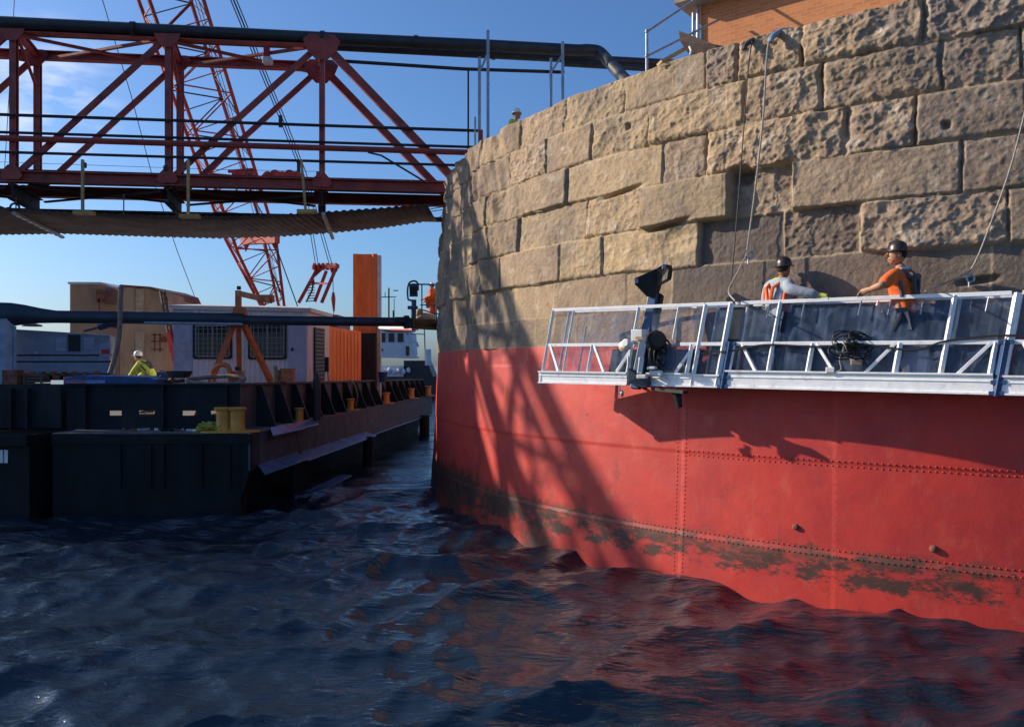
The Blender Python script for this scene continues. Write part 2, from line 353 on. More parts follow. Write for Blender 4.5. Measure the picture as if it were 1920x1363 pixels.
# spalled slab under the proud block, and the open joint above it
c1 = phi_at(1275,2.1)*16
H -= .07*np.exp(-(((U-c1)/.35)**2+((Zm-2.12)/.2)**2)**2)*(row == 4)
for (p_, z_, w_, h_, dpt) in ((1255,2.40,.42,.035,.16),(1165,3.14,.45,.03,.12),(1835,1.17,.22,.045,.12),(1392,3.05,.16,.13,.22),(1180,4.33,.05,.06,.08),(1775,3.36,.05,.05,.1)):
    cu = phi_at(p_, z_)*16; H -= dpt*np.exp(-(((U-cu)/w_)**4+((Zm-z_-.12*(U-cu)*(h_<.05))/h_)**4))
# erosion waves on the left flank of the wall
lf = np.clip((phi_at(985,2)*16-U)/1.6, 0, 1)
H += lf*(fbm(U*2.2+.8*Zm, Zm*.85, 3)*.42)
RR = R0-BAT*(Zm+3.5)+H
MXs = CC.x+RR*np.cos(F); MYs = CC.y+RR*np.sin(F)
topw = .035*fbm(fa*16*1.7, fa*0+2, 3); wgt = np.clip((Zm-4.7)/.5,0,1); MZ = Zm+wgt*(topw[None,:]*2.0)
# coping returns inward
def inward(d, dz): 
    r = RR[-1]-d; return CC.x+r*np.cos(fa), CC.y+r*np.sin(fa), MZ[-1]+dz+.02*fbm(fa*50,fa*0+d*5,2)
ins = [inward(.03,.012), inward(.12,.03), inward(.45,.03), inward(.9,.0), inward(.93,-.35)]
MXs = np.vstack([MXs]+[i[0] for i in ins]); MYs = np.vstack([MYs]+[i[1] for i in ins]); MZ = np.vstack([MZ]+[i[2] for i in ins])
def stone_mat():
    m = bpy.data.materials.new('weathered_sandstone'); m.use_nodes = True; t = m.node_tree; n = t.nodes; l = t.links; b = n['Principled BSDF']
    b.inputs['Roughness'].default_value = .9; b.inputs['Specular IOR Level'].default_value = .25
    at = n.new('ShaderNodeAttribute'); at.attribute_name = 'stone'; sp = n.new('ShaderNodeSeparateColor'); l.new(at.outputs['Color'], sp.inputs[0])
    geo = n.new('ShaderNodeNewGeometry')
    def noise(sc, det=8, ro=.6):
        a = n.new('ShaderNodeTexNoise'); a.inputs['Scale'].default_value = sc; a.inputs['Detail'].default_value = det; a.inputs['Roughness'].default_value = ro
        l.new(geo.outputs['Position'], a.inputs['Vector']); return a.outputs['Fac']
    r1 = n.new('ShaderNodeValToRGB'); r1.color_ramp.elements[0].color = (.36,.265,.19,1); r1.color_ramp.elements[1].color = (.52,.38,.215,1)
    e = r1.color_ramp.elements.new(.55); e.color = (.42,.30,.19,1)
    l.new(sp.outputs[0], r1.inputs[0])
    def mix(a, b_, f, col=None):
        x = n.new('ShaderNodeMixRGB')
        if hasattr(f,'links'): l.new(f, x.inputs['Fac'])
        else: x.inputs['Fac'].default_value = f
        l.new(a, x.inputs['Color1'])
        if col: x.inputs['Color2'].default_value = (*col,1)
        else: l.new(b_, x.inputs['Color2'])
        return x.outputs[0]
    def rng_(f, a, b_, c=0, d=1):
        x = n.new('ShaderNodeMapRange'); x.inputs['From Min'].default_value = a; x.inputs['From Max'].default_value = b_; x.inputs['To Min'].default_value = c; x.inputs['To Max'].default_value = d
        l.new(f, x.inputs['Value']); return x.outputs[0]
    c = mix(r1.outputs[0], None, rng_(noise(1.7), .5, .72, 0, .65), (.25,.17,.115))
    c = mix(c, None, rng_(noise(6,10,.75), .50, .68, 0, .65), (.17,.135,.11)); c = mix(c, None, rng_(noise(.55,5,.6), .50, .66, 0, .5), (.22,.185,.165))
    c = mix(c, None, rng_(noise(3.1,9,.7), .54, .70, 0, .75), (.62,.53,.41))
    c = mix(c, None, rng_(noise(22,6,.7), .55, .75, 0, .5), (.14,.11,.085))
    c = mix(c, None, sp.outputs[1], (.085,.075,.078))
    c = mix(c, None, rng_(sp.outputs[2], .1, 1, 0, .6), (.50,.37,.21))
    l.new(c, b.inputs['Base Color'])
    u = n.new('ShaderNodeBump'); u.inputs['Distance'].default_value = .012; u.inputs['Strength'].default_value = 1; l.new(noise(34,8,.75), u.inputs['Height'])
    u2 = n.new('ShaderNodeBump'); u2.inputs['Distance'].default_value = .02; l.new(noise(11,6,.6), u2.inputs['Height']); l.new(u.outputs[0], u2.inputs['Normal'])
    l.new(u2.outputs[0], b.inputs['Normal']); return m
M['stone'] = stone_mat()
crib = thing('stone_crib', 'round tower of rough sandstone blocks on a red riveted steel skirt, rising from the water', 'harbour structure', (CC.x,CC.y,WZ))
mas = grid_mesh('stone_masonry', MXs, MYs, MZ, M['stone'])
mas.parent = crib; mas.matrix_parent_inverse = Matrix.Translation(-crib.location)
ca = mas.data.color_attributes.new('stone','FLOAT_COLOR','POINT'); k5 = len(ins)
stain_shade = np.clip(DRK+.5*np.clip(fbm(U*1.1,Zm*.8,4)*1.6,0,1)*(DRK > .05)+.12*fbm(U*5,Zm*5,3), 0, .85)  # stone stain, with shade also painted into the dark lower-right blocks
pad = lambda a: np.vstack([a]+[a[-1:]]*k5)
col = np.stack([pad(TX), pad(stain_shade), pad(EDG), np.ones((NZ+k5,NF))], -1).astype(np.float32); ca.data.foreach_set('color', col.ravel())
# rest of the ring, out of sight
b = MB(); n_ = 90; fs_ = [PH1-.004+(2*math.pi-(PH1-PH0)+.008)*i/n_ for i in range(n_+1)]
for i in range(n_):
    for z0,z1 in zip(LV[:0:-1], LV[-2::-1]):
        b.add([cyl(fs_[i],z0,.04),cyl(fs_[i+1],z0,.04),cyl(fs_[i+1],z1,.04),cyl(fs_[i],z1,.04)], [(0,1,2,3)])
b.build('rear_masonry', mat('rear_sandstone',(.40,.31,.2),(.25,.19,.14),3,.9,bump=.02,bsc=8), crib)
b = MB(); pts = [CC+Vector((14.95*math.cos(a),14.95*math.sin(a),5.0)) for a in np.linspace(0,2*math.pi,96,endpoint=False)]
b.prism(pts, (0,0,.12)).build('roof_deck', mat('concrete_deck',(.36,.34,.31),None,4,.9,bump=.01), crib)
# red steel skirt
def red_mat():
    m = bpy.data.materials.new('red_painted_shell'); m.use_nodes = True; t = m.node_tree; n = t.nodes; l = t.links; b = n['Principled BSDF']
    geo = n.new('ShaderNodeNewGeometry'); sx = n.new('ShaderNodeSeparateXYZ'); l.new(geo.outputs['Position'], sx.inputs[0])
    def noise(sc, det=8, ro=.65, st=1, off=0):
        mpn = n.new('ShaderNodeMapping'); mpn.inputs['Scale'].default_value = (1,1,1/st); mpn.inputs['Location'].default_value = (off,0,0); l.new(geo.outputs['Position'], mpn.inputs['Vector'])
        a = n.new('ShaderNodeTexNoise'); a.inputs['Scale'].default_value = sc; a.inputs['Detail'].default_value = det; a.inputs['Roughness'].default_value = ro
        l.new(mpn.outputs[0], a.inputs['Vector']); return a.outputs['Fac']
    def rng_(f, a, b_, c=0, d=1):
        x = n.new('ShaderNodeMapRange'); x.inputs['From Min'].default_value = a; x.inputs['From Max'].default_value = b_; x.inputs['To Min'].default_value = c; x.inputs['To Max'].default_value = d
        l.new(f, x.inputs['Value']); return x.outputs[0]
    def op(o, a, b_):
        x = n.new('ShaderNodeMath'); x.operation = o; x.use_clamp = False
        for i,q in enumerate((a,b_)):
            if hasattr(q,'links'): l.new(q, x.inputs[i])
            else: x.inputs[i].default_value = q
        return x.outputs[0]
    def mix(a, f, colr):
        x = n.new('ShaderNodeMixRGB')
        if hasattr(f,'links'): l.new(f, x.inputs['Fac'])
        else: x.inputs['Fac'].default_value = f
        if isinstance(a, tuple): x.inputs['Color1'].default_value = (*a,1)
        else: l.new(a, x.inputs['Color1'])
        x.inputs['Color2'].default_value = (*colr,1); return x.outputs[0]
    z = sx.outputs['Z']
    c = mix((.53,.036,.023), rng_(noise(.9), .42, .68, 0, .8), (.36,.024,.026))
    c = mix(c, rng_(noise(3.2,10,.7,2.5,3), .55, .75, 0, .45), (.52,.10,.055)); c = mix(c, rng_(noise(7,8,.7,9,40), .58, .76, 0, .55), (.20,.035,.025)); c = mix(c, rng_(noise(2.2,8,.7,1.6,60), .56, .74, 0, .40), (.60,.17,.11))
    c = mix(c, rng_(noise(9,10,.75), .66, .74, 0, .35), (.62,.25,.18))                        # scuffs
    # growth above the waterline: a ragged dark band
    band = op('MULTIPLY', rng_(z, -2.35, -2.8), rng_(z, -3.45, -3.15))
    g1 = op('ADD', op('MULTIPLY', band, .31), noise(2.2,12,.78,.45,5))
    c = mix(c, rng_(g1, .76, .83, 0, .92), (.030,.028,.020)); hz_ = op('MULTIPLY', rng_(z,-2.45,-2.72), rng_(z,-3.15,-2.85)); c = mix(c, rng_(op('ADD', op('MULTIPLY', hz_, .27), noise(2.3,12,.75,.4,31)), .70, .84, 0, .75), (.14,.05,.03))
    lowl = op('MULTIPLY', rng_(z, -1.9, -2.7), rng_(sx.outputs['X'], 2.2, -1.2))
    g2 = op('ADD', op('MULTIPLY', lowl, .30), noise(1.1,10,.7,.8,9))
    c = mix(c, rng_(g2, .60, .78, 0, .9), (.04,.022,.014))
    chip = rng_(noise(2.4,9,.75,1,24), .672, .682)
    c = mix(c, op('MULTIPLY', chip, .9), (.05,.035,.03))
    l.new(c, b.inputs['Base Color']); b.inputs['Roughness'].default_value = .55
    l.new(rng_(noise(4), .3, .7, .42, .68), b.inputs['Roughness'])
    u = n.new('ShaderNodeBump'); u.inputs['Distance'].default_value = .03; l.new(noise(.8,3,.5), u.inputs['Height'])
    u2 = n.new('ShaderNodeBump'); u2.inputs['Distance'].default_value = .003; l.new(noise(20,8,.7), u2.inputs['Height']); l.new(u.outputs[0], u2.inputs['Normal'])
    l.new(u2.outputs[0], b.inputs['Normal']); return m
M['redshell'] = red_mat()
NF2, NZ2 = 700, 150
f2 = np.linspace(PH0, PH1, NF2); z2 = np.concatenate([np.linspace(-6,-4,5), np.linspace(-3.98,.378,NZ2-5)])
F2, Z2 = np.meshgrid(f2, z2); U2 = F2*16
H2 = .012+.022*fbm(U2*.55,Z2*.6,3)+.004*fbm(U2*2.4,Z2*2.4,2)
H2 += np.where(Z2 > -1.43, .010, 0)+np.where(Z2 < -2.74, .012, 0)
vs1 = phi_at(1281,-1.5)*16; H2 += np.where((U2 > vs1)&(Z2 < -.7), .010, 0)
vs2 = phi_at(1565,-2)*16; H2 += np.where((U2 > vs2), .006, 0)
R2 = R0-BAT*(Z2+3.5)+H2
A2 = [CC.x+R2*np.cos(F2), CC.y+R2*np.sin(F2), Z2]
top_in = [CC.x+(R2[-1]-.15)*np.cos(f2), CC.y+(R2[-1]-.15)*np.sin(f2), z2[-1]+0*f2]
A2 = [np.vstack([a,t]) for a,t in zip(A2, top_in)]
sh = grid_mesh('steel_shell', *A2, M['redshell']); sh.parent = crib; sh.matrix_parent_inverse = Matrix.Translation(-crib.location)
sh.data.set_sharp_from_angle(angle=math.radians(35))
b = MB()
for i in range(n_): b.add([cyl(fs_[i],-6,.02),cyl(fs_[i+1],-6,.02),cyl(fs_[i+1],.378,.02),cyl(fs_[i],.378,.02)], [(0,1,2,3)])
b.build('rear_shell', M['redshell'], crib)
def Hshell(f, z):
    return .012+.022*float(fbm(np.array([f*16*.55]),np.array([z*.6]),3)[0])+.004*float(fbm(np.array([f*16*2.4]),np.array([z*2.4]),2)[0])+(.010 if z > -1.43 else 0)+(.012 if z < -2.74 else 0)+(.010 if f*16 > vs1 and z < -.7 else 0)+(.006 if f*16 > vs2 else 0)
b = MB()
def rivet(f, z, r=.015):
    c = cyl(f, z, Hshell(f,z)-.001); n = Vector((math.cos(f),math.sin(f),0))
    b.lathe(c, [(r,0),(r*.8,r*.5),(r*.3,r*.75)], 7, axis=n)
def hrow(z, p0, p1, step=.062):
    f = phi_at(p0,z); f1 = min(phi_at(p1,z), PH1-.002)
    while f < f1: rivet(f, z+.002*math.sin(f*90)); f += step/16.1
hrow(-1.40, 1285, 2100, .085); hrow(-1.47, 1285, 2100, .085)
hrow(-2.70, 1000, 2100, .08); hrow(-2.79, 1000, 2100, .08)
for px in (1271, 1287):
    z = -.72
    while z > -3.5: rivet(phi_at(px,-1.5), z); z -= .07
for px in (1566,):
    z = -1.5
    while z > -2.7: rivet(phi_at(px,-2), z, .008); z -= .12
b.build('rivets', M['redshell'], crib, smooth=True)
b = MB(); 
for px,z,r in ((1493,-2.42,.045),(1750,-2.52,.05)):
    f = phi_at(px,z); c = cyl(f,z,Hshell(f,z)); b.lathe(c, [(r,0),(r,.03),(r*.6,.045)], 12, axis=(math.cos(f),math.sin(f),0))
b.build('plug', M['rust'], crib, smooth=True)
# sheet of mortar at the red line
# ------------------------------------------------------------------ brick house on the crib
def brick_mat():
    m = bpy.data.materials.new('orange_brick'); m.use_nodes = True; t = m.node_tree; n = t.nodes; l = t.links; b = n['Principled BSDF']
    uv = n.new('ShaderNodeUVMap'); br_ = n.new('ShaderNodeTexBrick'); l.new(uv.outputs[0], br_.inputs['Vector'])
    br_.inputs['Scale'].default_value = 1; br_.inputs['Brick Width'].default_value = .21; br_.inputs['Row Height'].default_value = .072; br_.inputs['Mortar Size'].default_value = .006
    br_.inputs['Color1'].default_value = (.56,.20,.07,1); br_.inputs['Color2'].default_value = (.44,.15,.055,1); br_.inputs['Mortar'].default_value = (.50,.30,.17,1)
    l.new(br_.outputs['Color'], b.inputs['Base Color']); b.inputs['Roughness'].default_value = .85
    u = n.new('ShaderNodeBump'); u.inputs['Distance'].default_value = .006; l.new(br_.outputs['Fac'], u.inputs['Height']); u.invert = True; l.new(u.outputs[0], b.inputs['Normal'])
    return m
M['brick'] = brick_mat()
house = thing('brick_house', 'orange brick house with projecting grey eaves on top of the stone tower', 'building', (8,20,5.12))
hd = Vector((1,-.78,0)).normalized(); hn = Vector((-hd.y*-1,hd.x*-1,0)); hn = Vector((hd.y,-hd.x,0))*1
A_ = Vector((4.02,17.0,5.12)); hin = Vector((.78,1,0)).normalized()
b = MB(); Lh = 9; Dh = 6; ht = 2.55
cs = [A_, A_+hd*Lh, A_+hd*Lh+hin*Dh, A_+hin*Dh]
for i in range(4):
    p,q = cs[i],cs[(i+1)%4]; b.add([p,q,q+Vector((0,0,ht)),p+Vector((0,0,ht))], [(0,1,2,3)])
w = b.build('wall', M['brick'], house)
uvl = w.data.uv_layers.new(name='UVMap')
for pl in w.data.polygons:
    for li in pl.loop_indices:
        v = w.data.vertices[w.data.loops[li].vertex_index].co; uvl.data[li].uv = ((v-A_).dot(hd)+(v-A_).dot(hin), v.z)
b = MB(); e = .42; o0 = A_-hd*e-hin*e
ev = [o0, o0+hd*(Lh+2*e), o0+hd*(Lh+2*e)+hin*(Dh+2*e), o0+hin*(Dh+2*e)]
b.prism([v+Vector((0,0,ht-.02)) for v in ev], (0,0,.16))
ev2 = [v+(A_+hd*Lh/2+hin*Dh/2-v)*(-.012)+Vector((0,0,ht+.143)) for v in ev]
b.prism(ev2, (0,0,.06), 1)
cen = A_+hd*Lh/2+hin*Dh/2+Vector((0,0,ht+1.4))
b.add([v+Vector((0,0,.063)) for v in ev2]+[cen-hd*2, cen+hd*2], [(0,1,5,4),(1,2,5),(2,3,4,5),(3,0,4)], 1)
b.build('roof', [mat('grey_eave',(.30,.27,.25),None,4,.8), M['white']], house)
b = MB(); b.tube([A_-hd*.05-hin*.05+Vector((0,0,0)), A_-hd*.05-hin*.05+Vector((0,0,ht))], .035).build('downpipe', M['galv'], house)
# ------------------------------------------------------------------ handrail and things on the rim
hr = thing('handrail', 'galvanised two-bar pipe handrail at the rim beside the brick house', 'handrail', P(1213,150,14.9))
p1 = P(1213,56,14.9); p1b = P(1213,160,14.9); p2 = P(1300,25,15.9); p2b = P(1300,150,15.9)
b = MB(); b.tube([p1b,p1], .028).build('post', M['galv'], hr, True); b = MB(); b.tube([p2b, p2], .028).build('post', M['galv'], hr, True)
for ya,yb in ((60,2),(106,62)):
    a = P(1213,ya,14.9); c = P(1300,yb,15.9); b = MB(); b.tube([a, c, c+(c-a)*.6], .024); b.ball(a,.04); b.ball(c,.04); b.build('rail', M['galv'], hr, True)
wb = MB(); wb.prism([P(1273,58,13.9),P(1275,78,13.9),P(1290,100,13.9),P(1352,106,13.6),P(1386,92,13.5),P(1340,84,13.6)], (.12,.16,0))
wb.build('timber_beam', M['wood'], label='dark weathered timber beam jutting over the tower rim', cat='beam')
wb = MB(); wb.tube([P(1293,88,13.75),P(1296,96,13.7),P(1294,104,13.62)], .02).build('white_bracket', M['white'], label='small white bracket under the jutting timber beam', cat='bracket')
wb = MB(); wb.beam(P(1236,119,14.0),P(1292,88,14.1),.22,.04)
wb.beam(P(1238,124,13.95),P(1318,101,13.6),.03,.05)
wb.build('timber_board', M['newwood'], label='pale yellow timber boards leaning on the rim under the handrail', cat='timber')
# ropes
def rope(name, pts, r, m, label, n=10):
    b = MB(); return b.tube(curve(pts, n), r, 6).build(name, m, None, True, label=label, cat='rope')
def W_(px, z, off=.1): return wall(px, z, off)
def Wy(px, py, off=.12):      # point on the wall seen at this pixel
    z = 3.
    for _ in range(12): z = (HY-py)/FX*wall(px, z, off).y
    return wall(px, z, off)
rope('rope', [Wy(1470,62,-.25),Wy(1455,72,.28),Wy(1444,220,.3),Wy(1430,350,.3),Wy(1417,470,.35)], .014, M['rope'], 'pale grey rope hanging straight down the stone wall to the metal ring')
rope('rope', [Wy(1416,478,.35),Wy(1400,510,.35),Wy(1386,545,.4),P(1378,565,11.8)], .012, M['rope'], 'short rope running from the metal ring down to the work platform')
rope('rope', [Wy(1420,78,.22),Wy(1413,130,.22),Wy(1405,240,.22),Wy(1392,400,.2),Wy(1380,540,.2)], .010, M['darkrope'], 'thin dark rope hanging down the stones left of the pale one')
rope('rope', [Wy(1925,170,.3),Wy(1890,310,.35),Wy(1850,430,.35),Wy(1822,500,.3),Wy(1800,518,.3),Wy(1770,532,.3),P(1735,546,10.3)], .013, M['rope'], 'grey rope slanting in from the right and sagging to the platform rail')
def ring(px, py, r, label):
    c = Wy(px,py,.32); b = MB(); pts = [c+Vector((math.cos(a)*r*.9,-.2*math.cos(a)*r,math.sin(a)*r)) for a in np.linspace(0,2*math.pi,17)]
    b.tube(pts, r*.28, 6); b.tube([c+Vector((-.02,0,-r)),c+Vector((-.02,0,-r*2.4))], r*.3, 6)
    return b.build('metal_ring', M['galv'], None, True, label=label, cat='ring')
ring(1420,479,.055,'small shiny ring at the rope end above the left platform worker')
ring(1818,522,.05,'dull metal ring on the rope beside the hole in the wall')
for px,py,lb in ((1415,80,'small grey rope pad on the rim over the thin dark rope'),(1463,66,'larger pale rope pad on the rim over the grey rope')):
    b = MB(); b.tube(curve([Wy(px+14,py-8,-.2),Wy(px+4,py-6,.06),Wy(px-5,py+4,.24),Wy(px-8,py+14,.26)],5), .05 if px > 1450 else .042, 8)
    b.build('rope_pad', M['galv'] if px > 1450 else M['darkrope'], None, True, label=lb, cat='rope pad')

# ------------------------------------------------------------------ suspended work platform
PL = Vector((.609,14.11,0)); PR = Vector((6.12,10.15,0)); pd = (PR-PL).normalized(); pin = Vector((-pd.y,pd.x,0)); pin = pin if pin.y > 0 else -pin
Lp = (PR-PL).length
def sp_(px):                                   # distance along the platform front for a photo column
    t = (px-CX)/FX; return (t*PL.y-PL.x)/(pd.x-t*pd.y)
def F_(px, h, ins=0):
    s = sp_(px); q = PL+pd*s; zb = -.305-.062*s/Lp; L_ = .19*h+0
    return q+pd*L_*.8+pin*(ins*.74+.09*h)+Vector((0,0,zb+h))
TOP = 1.29; MID = .67
plat = thing('suspended_platform', 'aluminium work platform hanging along the curved wall with rails, braces and clear plastic sheeting', 'work platform', F_(1440,0,.35))
def pb(name, px0, h0, px1, h1, w=.05, d=.05, ins=0, m='alu', parent=plat, **k):
    b = MB(); return b.beam(F_(px0,h0,ins), F_(px1,h1,ins), w, d, up=(0,0,1)).build(name, M[m], parent, bevel=.004, **k)
# toe boards: the ribbed channel along the bottom
def toe(px0, px1, h, ins=0, m='alu'):
    b = MB(); a,c = F_(px0,0,ins),F_(px1,0,ins); u = Vector((0,0,1))
    b.beam(a+u*h/2, c+u*h/2, .03, h)
    for q in (.012, h-.012): b.beam(a+u*q-pin*.022, c+u*q-pin*.022, .05, .024)
    if h > .2: b.beam(a+u*h*.62-pin*.018, c+u*h*.62-pin*.018, .02, .008)
    return b.build('toe_board', M[m], plat)
toe(1011,1176,.215); toe(1213,1298,.215); toe(1300,1350,.2); toe(1361,1862,.27); toe(1880,1990,.25)
for a,c in ((1011,1180),(1180,1300),(1300,1352),(1361,1862),(1880,1990)): toe(a,c,.2,.72)
b = MB()
for a,c in ((1012,1299),(1301,1356),(1358,1872),(1880,1990)):
    p = [F_(a,.05,.03),F_(c,.05,.03),F_(c,.05,.70),F_(a,.05,.70)]; b.prism(p, (0,0,.04))
b.build('deck_boards', mat('platform_deck',(.30,.31,.33),(.2,.2,.22),5,.6), plat)
b = MB()
for k in range(30):
    q = 1020+k*31.5; b.beam(F_(q,.02,.04), F_(q,.02,.70), .05, .04)
b.build('joists', M['galv'], plat)
# rails
def rail(px0, px1, h, ins=0, r=.024, w=.055): return pb('rail', px0, h, px1, h, w*.8, w, ins)
for hh,n_i in ((TOP,0),(MID,0)):
    for a,c in ((1013,1172),(1262,1294),(1296,1345),(1362,1862),(1882,1990)): rail(a,c,hh)
rail(1172,1262,TOP)
for hh in (TOP,MID):
    for a,c in ((1013,1294),(1296,1352),(1362,1862),(1882,1990)): rail(a,c,hh,.72,w=.045)
# posts
for px,h0,h1,w in ((1014,0,TOP,.05),(1052,.2,TOP,.035),(1098,.2,MID,.05),(1172,.2,TOP,.05),(1246,MID,TOP,.03),(1283,.2,MID,.055),(1296,0,TOP,.06),
                   (1343,0,TOP,.07),(1361,.2,MID,.05),(1434,.25,TOP,.05),(1508,.25,MID,.055),(1671,.25,MID,.06),(1757,.25,TOP,.055),(1849,.25,MID,.05),(1873,0,TOP,.075),(1960,.2,TOP,.055)):
    pb('post', px, h0, px, h1, w, w)
for px,h0,h1 in ((1070,.2,1.0),):
    pb('post', px, h0, px, h1, .03, .03, .25)
for px in (1014,1172,1296,1352,1434,1600,1757,1873): pb('post', px, .2, px, TOP, .04, .04, .72)
for a,c in ((1020,1043),(1101,1128),(1176,1152),(1376,1414),(1515,1562),(1663,1612),(1842,1784),(1289,1262),(1900,1950)):
    pb('brace', a, MID, c, .22, .045, .045)
for px,c in ((1016,1),(1352,1)):
    for hh in (MID,TOP):
        b = MB(); b.beam(F_(px,hh,0),F_(px,hh,.72),.035,.045).build('end_rail', M['alu'], plat)
for px in (1415,1480,1585,1640,1700,1820):
    pb('hanging_strap', px, TOP-.03, px-1, TOP-.24, .012, .02, -.02, 'galv')
# blue clamps joining sections
for px in (1356,1868):
    b = MB(); b.beam(F_(px,-.02,-.03),F_(px,MID+.03,-.03),.07,.075)
    for hh in (.02,.16,MID): b.box(F_(px,hh,-.03),(.17,.06,.05), math.atan2(pd.y,pd.x))
    for hh in (.3,.36,.42): b.lathe(F_(px,hh,-.065),[(.012,0),(.012,.02)],8,axis=-pin)
    b.build('joining_clamp', M['bluesteel'], plat, bevel=.004)
for px,w in ((1062,12),(1329,12),(1458,30),(1895,30)):
    b = MB(); a = F_(px-w/2,.13,-.017); c = F_(px+w/2,.13,-.017); b.beam(a,c,.006,.055).build('label_plate', M['shotred'] if w > 20 else M['rust'], plat)
# plastic sheeting
def film_mat():
    m = bpy.data.materials.new('clear_plastic_film'); m.use_nodes = True; t = m.node_tree; n = t.nodes; l = t.links; b = n['Principled BSDF']
    b.inputs['Base Color'].default_value = (.09,.13,.22,1); b.inputs['Roughness'].default_value = .32
    geo = n.new('ShaderNodeNewGeometry'); a = n.new('ShaderNodeTexNoise'); a.inputs['Scale'].default_value = 3.0; a.inputs['Detail'].default_value = 5; a.inputs['Distortion'].default_value = 1.4
    l.new(geo.outputs['Position'], a.inputs['Vector'])
    r = n.new('ShaderNodeMapRange'); r.inputs['From Min'].default_value = .4; r.inputs['From Max'].default_value = .68; r.inputs['To Min'].default_value = .30; r.inputs['To Max'].default_value = .62
    l.new(a.outputs['Fac'], r.inputs['Value']); l.new(r.outputs[0], b.inputs['Alpha'])
    u = n.new('ShaderNodeBump'); u.inputs['Distance'].default_value = .015; l.new(a.outputs['Fac'], u.inputs['Height']); l.new(u.outputs[0], b.inputs['Normal'])
    return m
M['film'] = film_mat()
M['netting'] = mat('dark_blue_netting', (.012,.035,.06), (.018,.03,.045), 8, .8, alpha=1)
def film(px0, px1, h0, h1, ins, m='film', amp=.018):
    n1 = max(6,int((px1-px0)/6)); n2 = 10; b = MB(); vs = []
    for j in range(n2+1):
        for i in range(n1+1):
            px = px0+(px1-px0)*i/n1; h = h0+(h1-h0)*j/n2
            vs.append(F_(px, h, ins+amp*math.sin(px*.13+h*4)*math.sin(h*5+px*.05)+amp*.5*math.sin(px*.41)))
    fs = [(j*(n1+1)+i, j*(n1+1)+i+1, (j+1)*(n1+1)+i+1, (j+1)*(n1+1)+i) for j in range(n2) for i in range(n1)]
    b.add(vs, fs); return b.build('plastic_sheet', M[m], plat, True)
film(1018,1168,.22,1.24,.06); film(1178,1290,.22,1.24,.08); film(1300,1345,.22,1.24,.06); film(1364,1862,.26,1.24,.07); film(1884,1985,.26,1.24,.07)
film(1300,1350,.1,1.22,.66,'netting'); film(1366,1432,.1,1.22,.64,'netting'); film(1440,1745,.1,1.22,.66,'netting',.02)
film(1750,1862,.1,.62,.66,'netting'); film(1884,1985,.1,.62,.66,'netting'); film(1110,1285,.1,.6,.66,'netting')
# mast with black head
mb_ = F_(1197,-.05,-.12); mt_ = P(1226,552,mb_.y+.30)
b = MB(); b.beam(mb_, mt_, .15, .11, up=pin).build('mast', M['bluesteel'], plat, bevel=.008)
b = MB(); b.beam(mb_+pin*.14+pd*.07, mt_+pin*.12+pd*.07, .07, .13, up=pin).build('mast_channel', M['black'], plat, bevel=.006)
Dm = mt_.y
b = MB(); b.prism([P(1188,524,Dm-.1),P(1190,533,Dm-.1),P(1212,556,Dm-.1),P(1227,558,Dm-.1),P(1229,546,Dm-.12),P(1233,533,Dm-.15),P(1251,523,Dm-.3),P(1254,505,Dm-.3),P(1252,496,Dm-.3),P(1241,497,Dm-.28),P(1231,504,Dm-.2),P(1191,521,Dm-.1)], pin*.16)
hd_ = b.build('mast_head', M['black'], plat, bevel=.006)
for x,y,dd in ((1193,527,-.1),(1245,500,-.3)):
    b = MB(); b.box(P(x,y,Dm+dd-.015),(.06,.03,.075)).build('end_cap', M['genlight'], hd_)
b = MB(); b.tube([P(1248,497,Dm-.3),P(1250,486,Dm-.3)],.006).build('pin', M['galv'], hd_)
# hoist unit
Dh_ = F_(1190,.5).y-.12
b = MB(); b.box(P(1198,629,Dh_-.12),(.20,.18,.19),-.6).build('control_box', M['white'], plat, bevel=.012)
b = MB(); b.box(P(1198,634,Dh_-.235),(.12,.006,.05),-.6).build('box_label', mat('ochre_label',(.45,.3,.12),None,20,.6), plat)
b = MB(); b.lathe(P(1180,648,Dh_-.18),[(.06,0),(.075,.015),(.08,.13),(.05,.16)],16,axis=(-.5,-.7,.2)).build('winch_motor', M['white'], plat, True)
b = MB(); b.lathe(P(1172,650,Dh_),[(.05,0),(.085,.02),(.085,.07),(.05,.09)],16,axis=(-.6,-.6,.1)).build('winch_drum', mat('brass_grey',(.42,.34,.22),None,9,.5,.4), plat, True)
b = MB(); b.beam(P(1180,668,Dh_-.1),P(1179,690,Dh_-.1),.06,.06).beam(P(1203,670,Dh_-.16),P(1199,700,Dh_-.16),.08,.06).build('bracket_leg', M['white'], plat, bevel=.01)
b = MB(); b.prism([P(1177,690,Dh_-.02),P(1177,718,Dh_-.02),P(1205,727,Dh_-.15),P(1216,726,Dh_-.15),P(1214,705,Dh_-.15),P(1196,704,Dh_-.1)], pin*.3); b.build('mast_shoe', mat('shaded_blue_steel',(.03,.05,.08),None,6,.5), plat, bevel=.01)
b = MB(); rr_ = random.Random(4)
for k in range(26):
    c = P(1243+rr_.uniform(-9,9),668+rr_.uniform(-8,8),Dh_+rr_.uniform(-.1,.12)); r = rr_.uniform(.11,.25); t = rr_.uniform(-.5,.5)
    b.tube([c+Vector((math.cos(a)*r*.62, math.sin(a)*r*.62*t, math.sin(a)*r)) for a in np.linspace(0,2*math.pi,19)], .013, 5, cap=False)
b.build('cable_coil', M['black'], plat, True)
b = MB(); b.lathe(P(1225,640,Dh_+.05),[(.14,0),(.16,.03),(.16,.16),(.12,.2)],14,axis=(.2,-.9,.1)); b.box(P(1226,655,Dh_+.1),(.18,.2,.22),-.6)
b.build('hoist_housing', M['black'], plat, True)
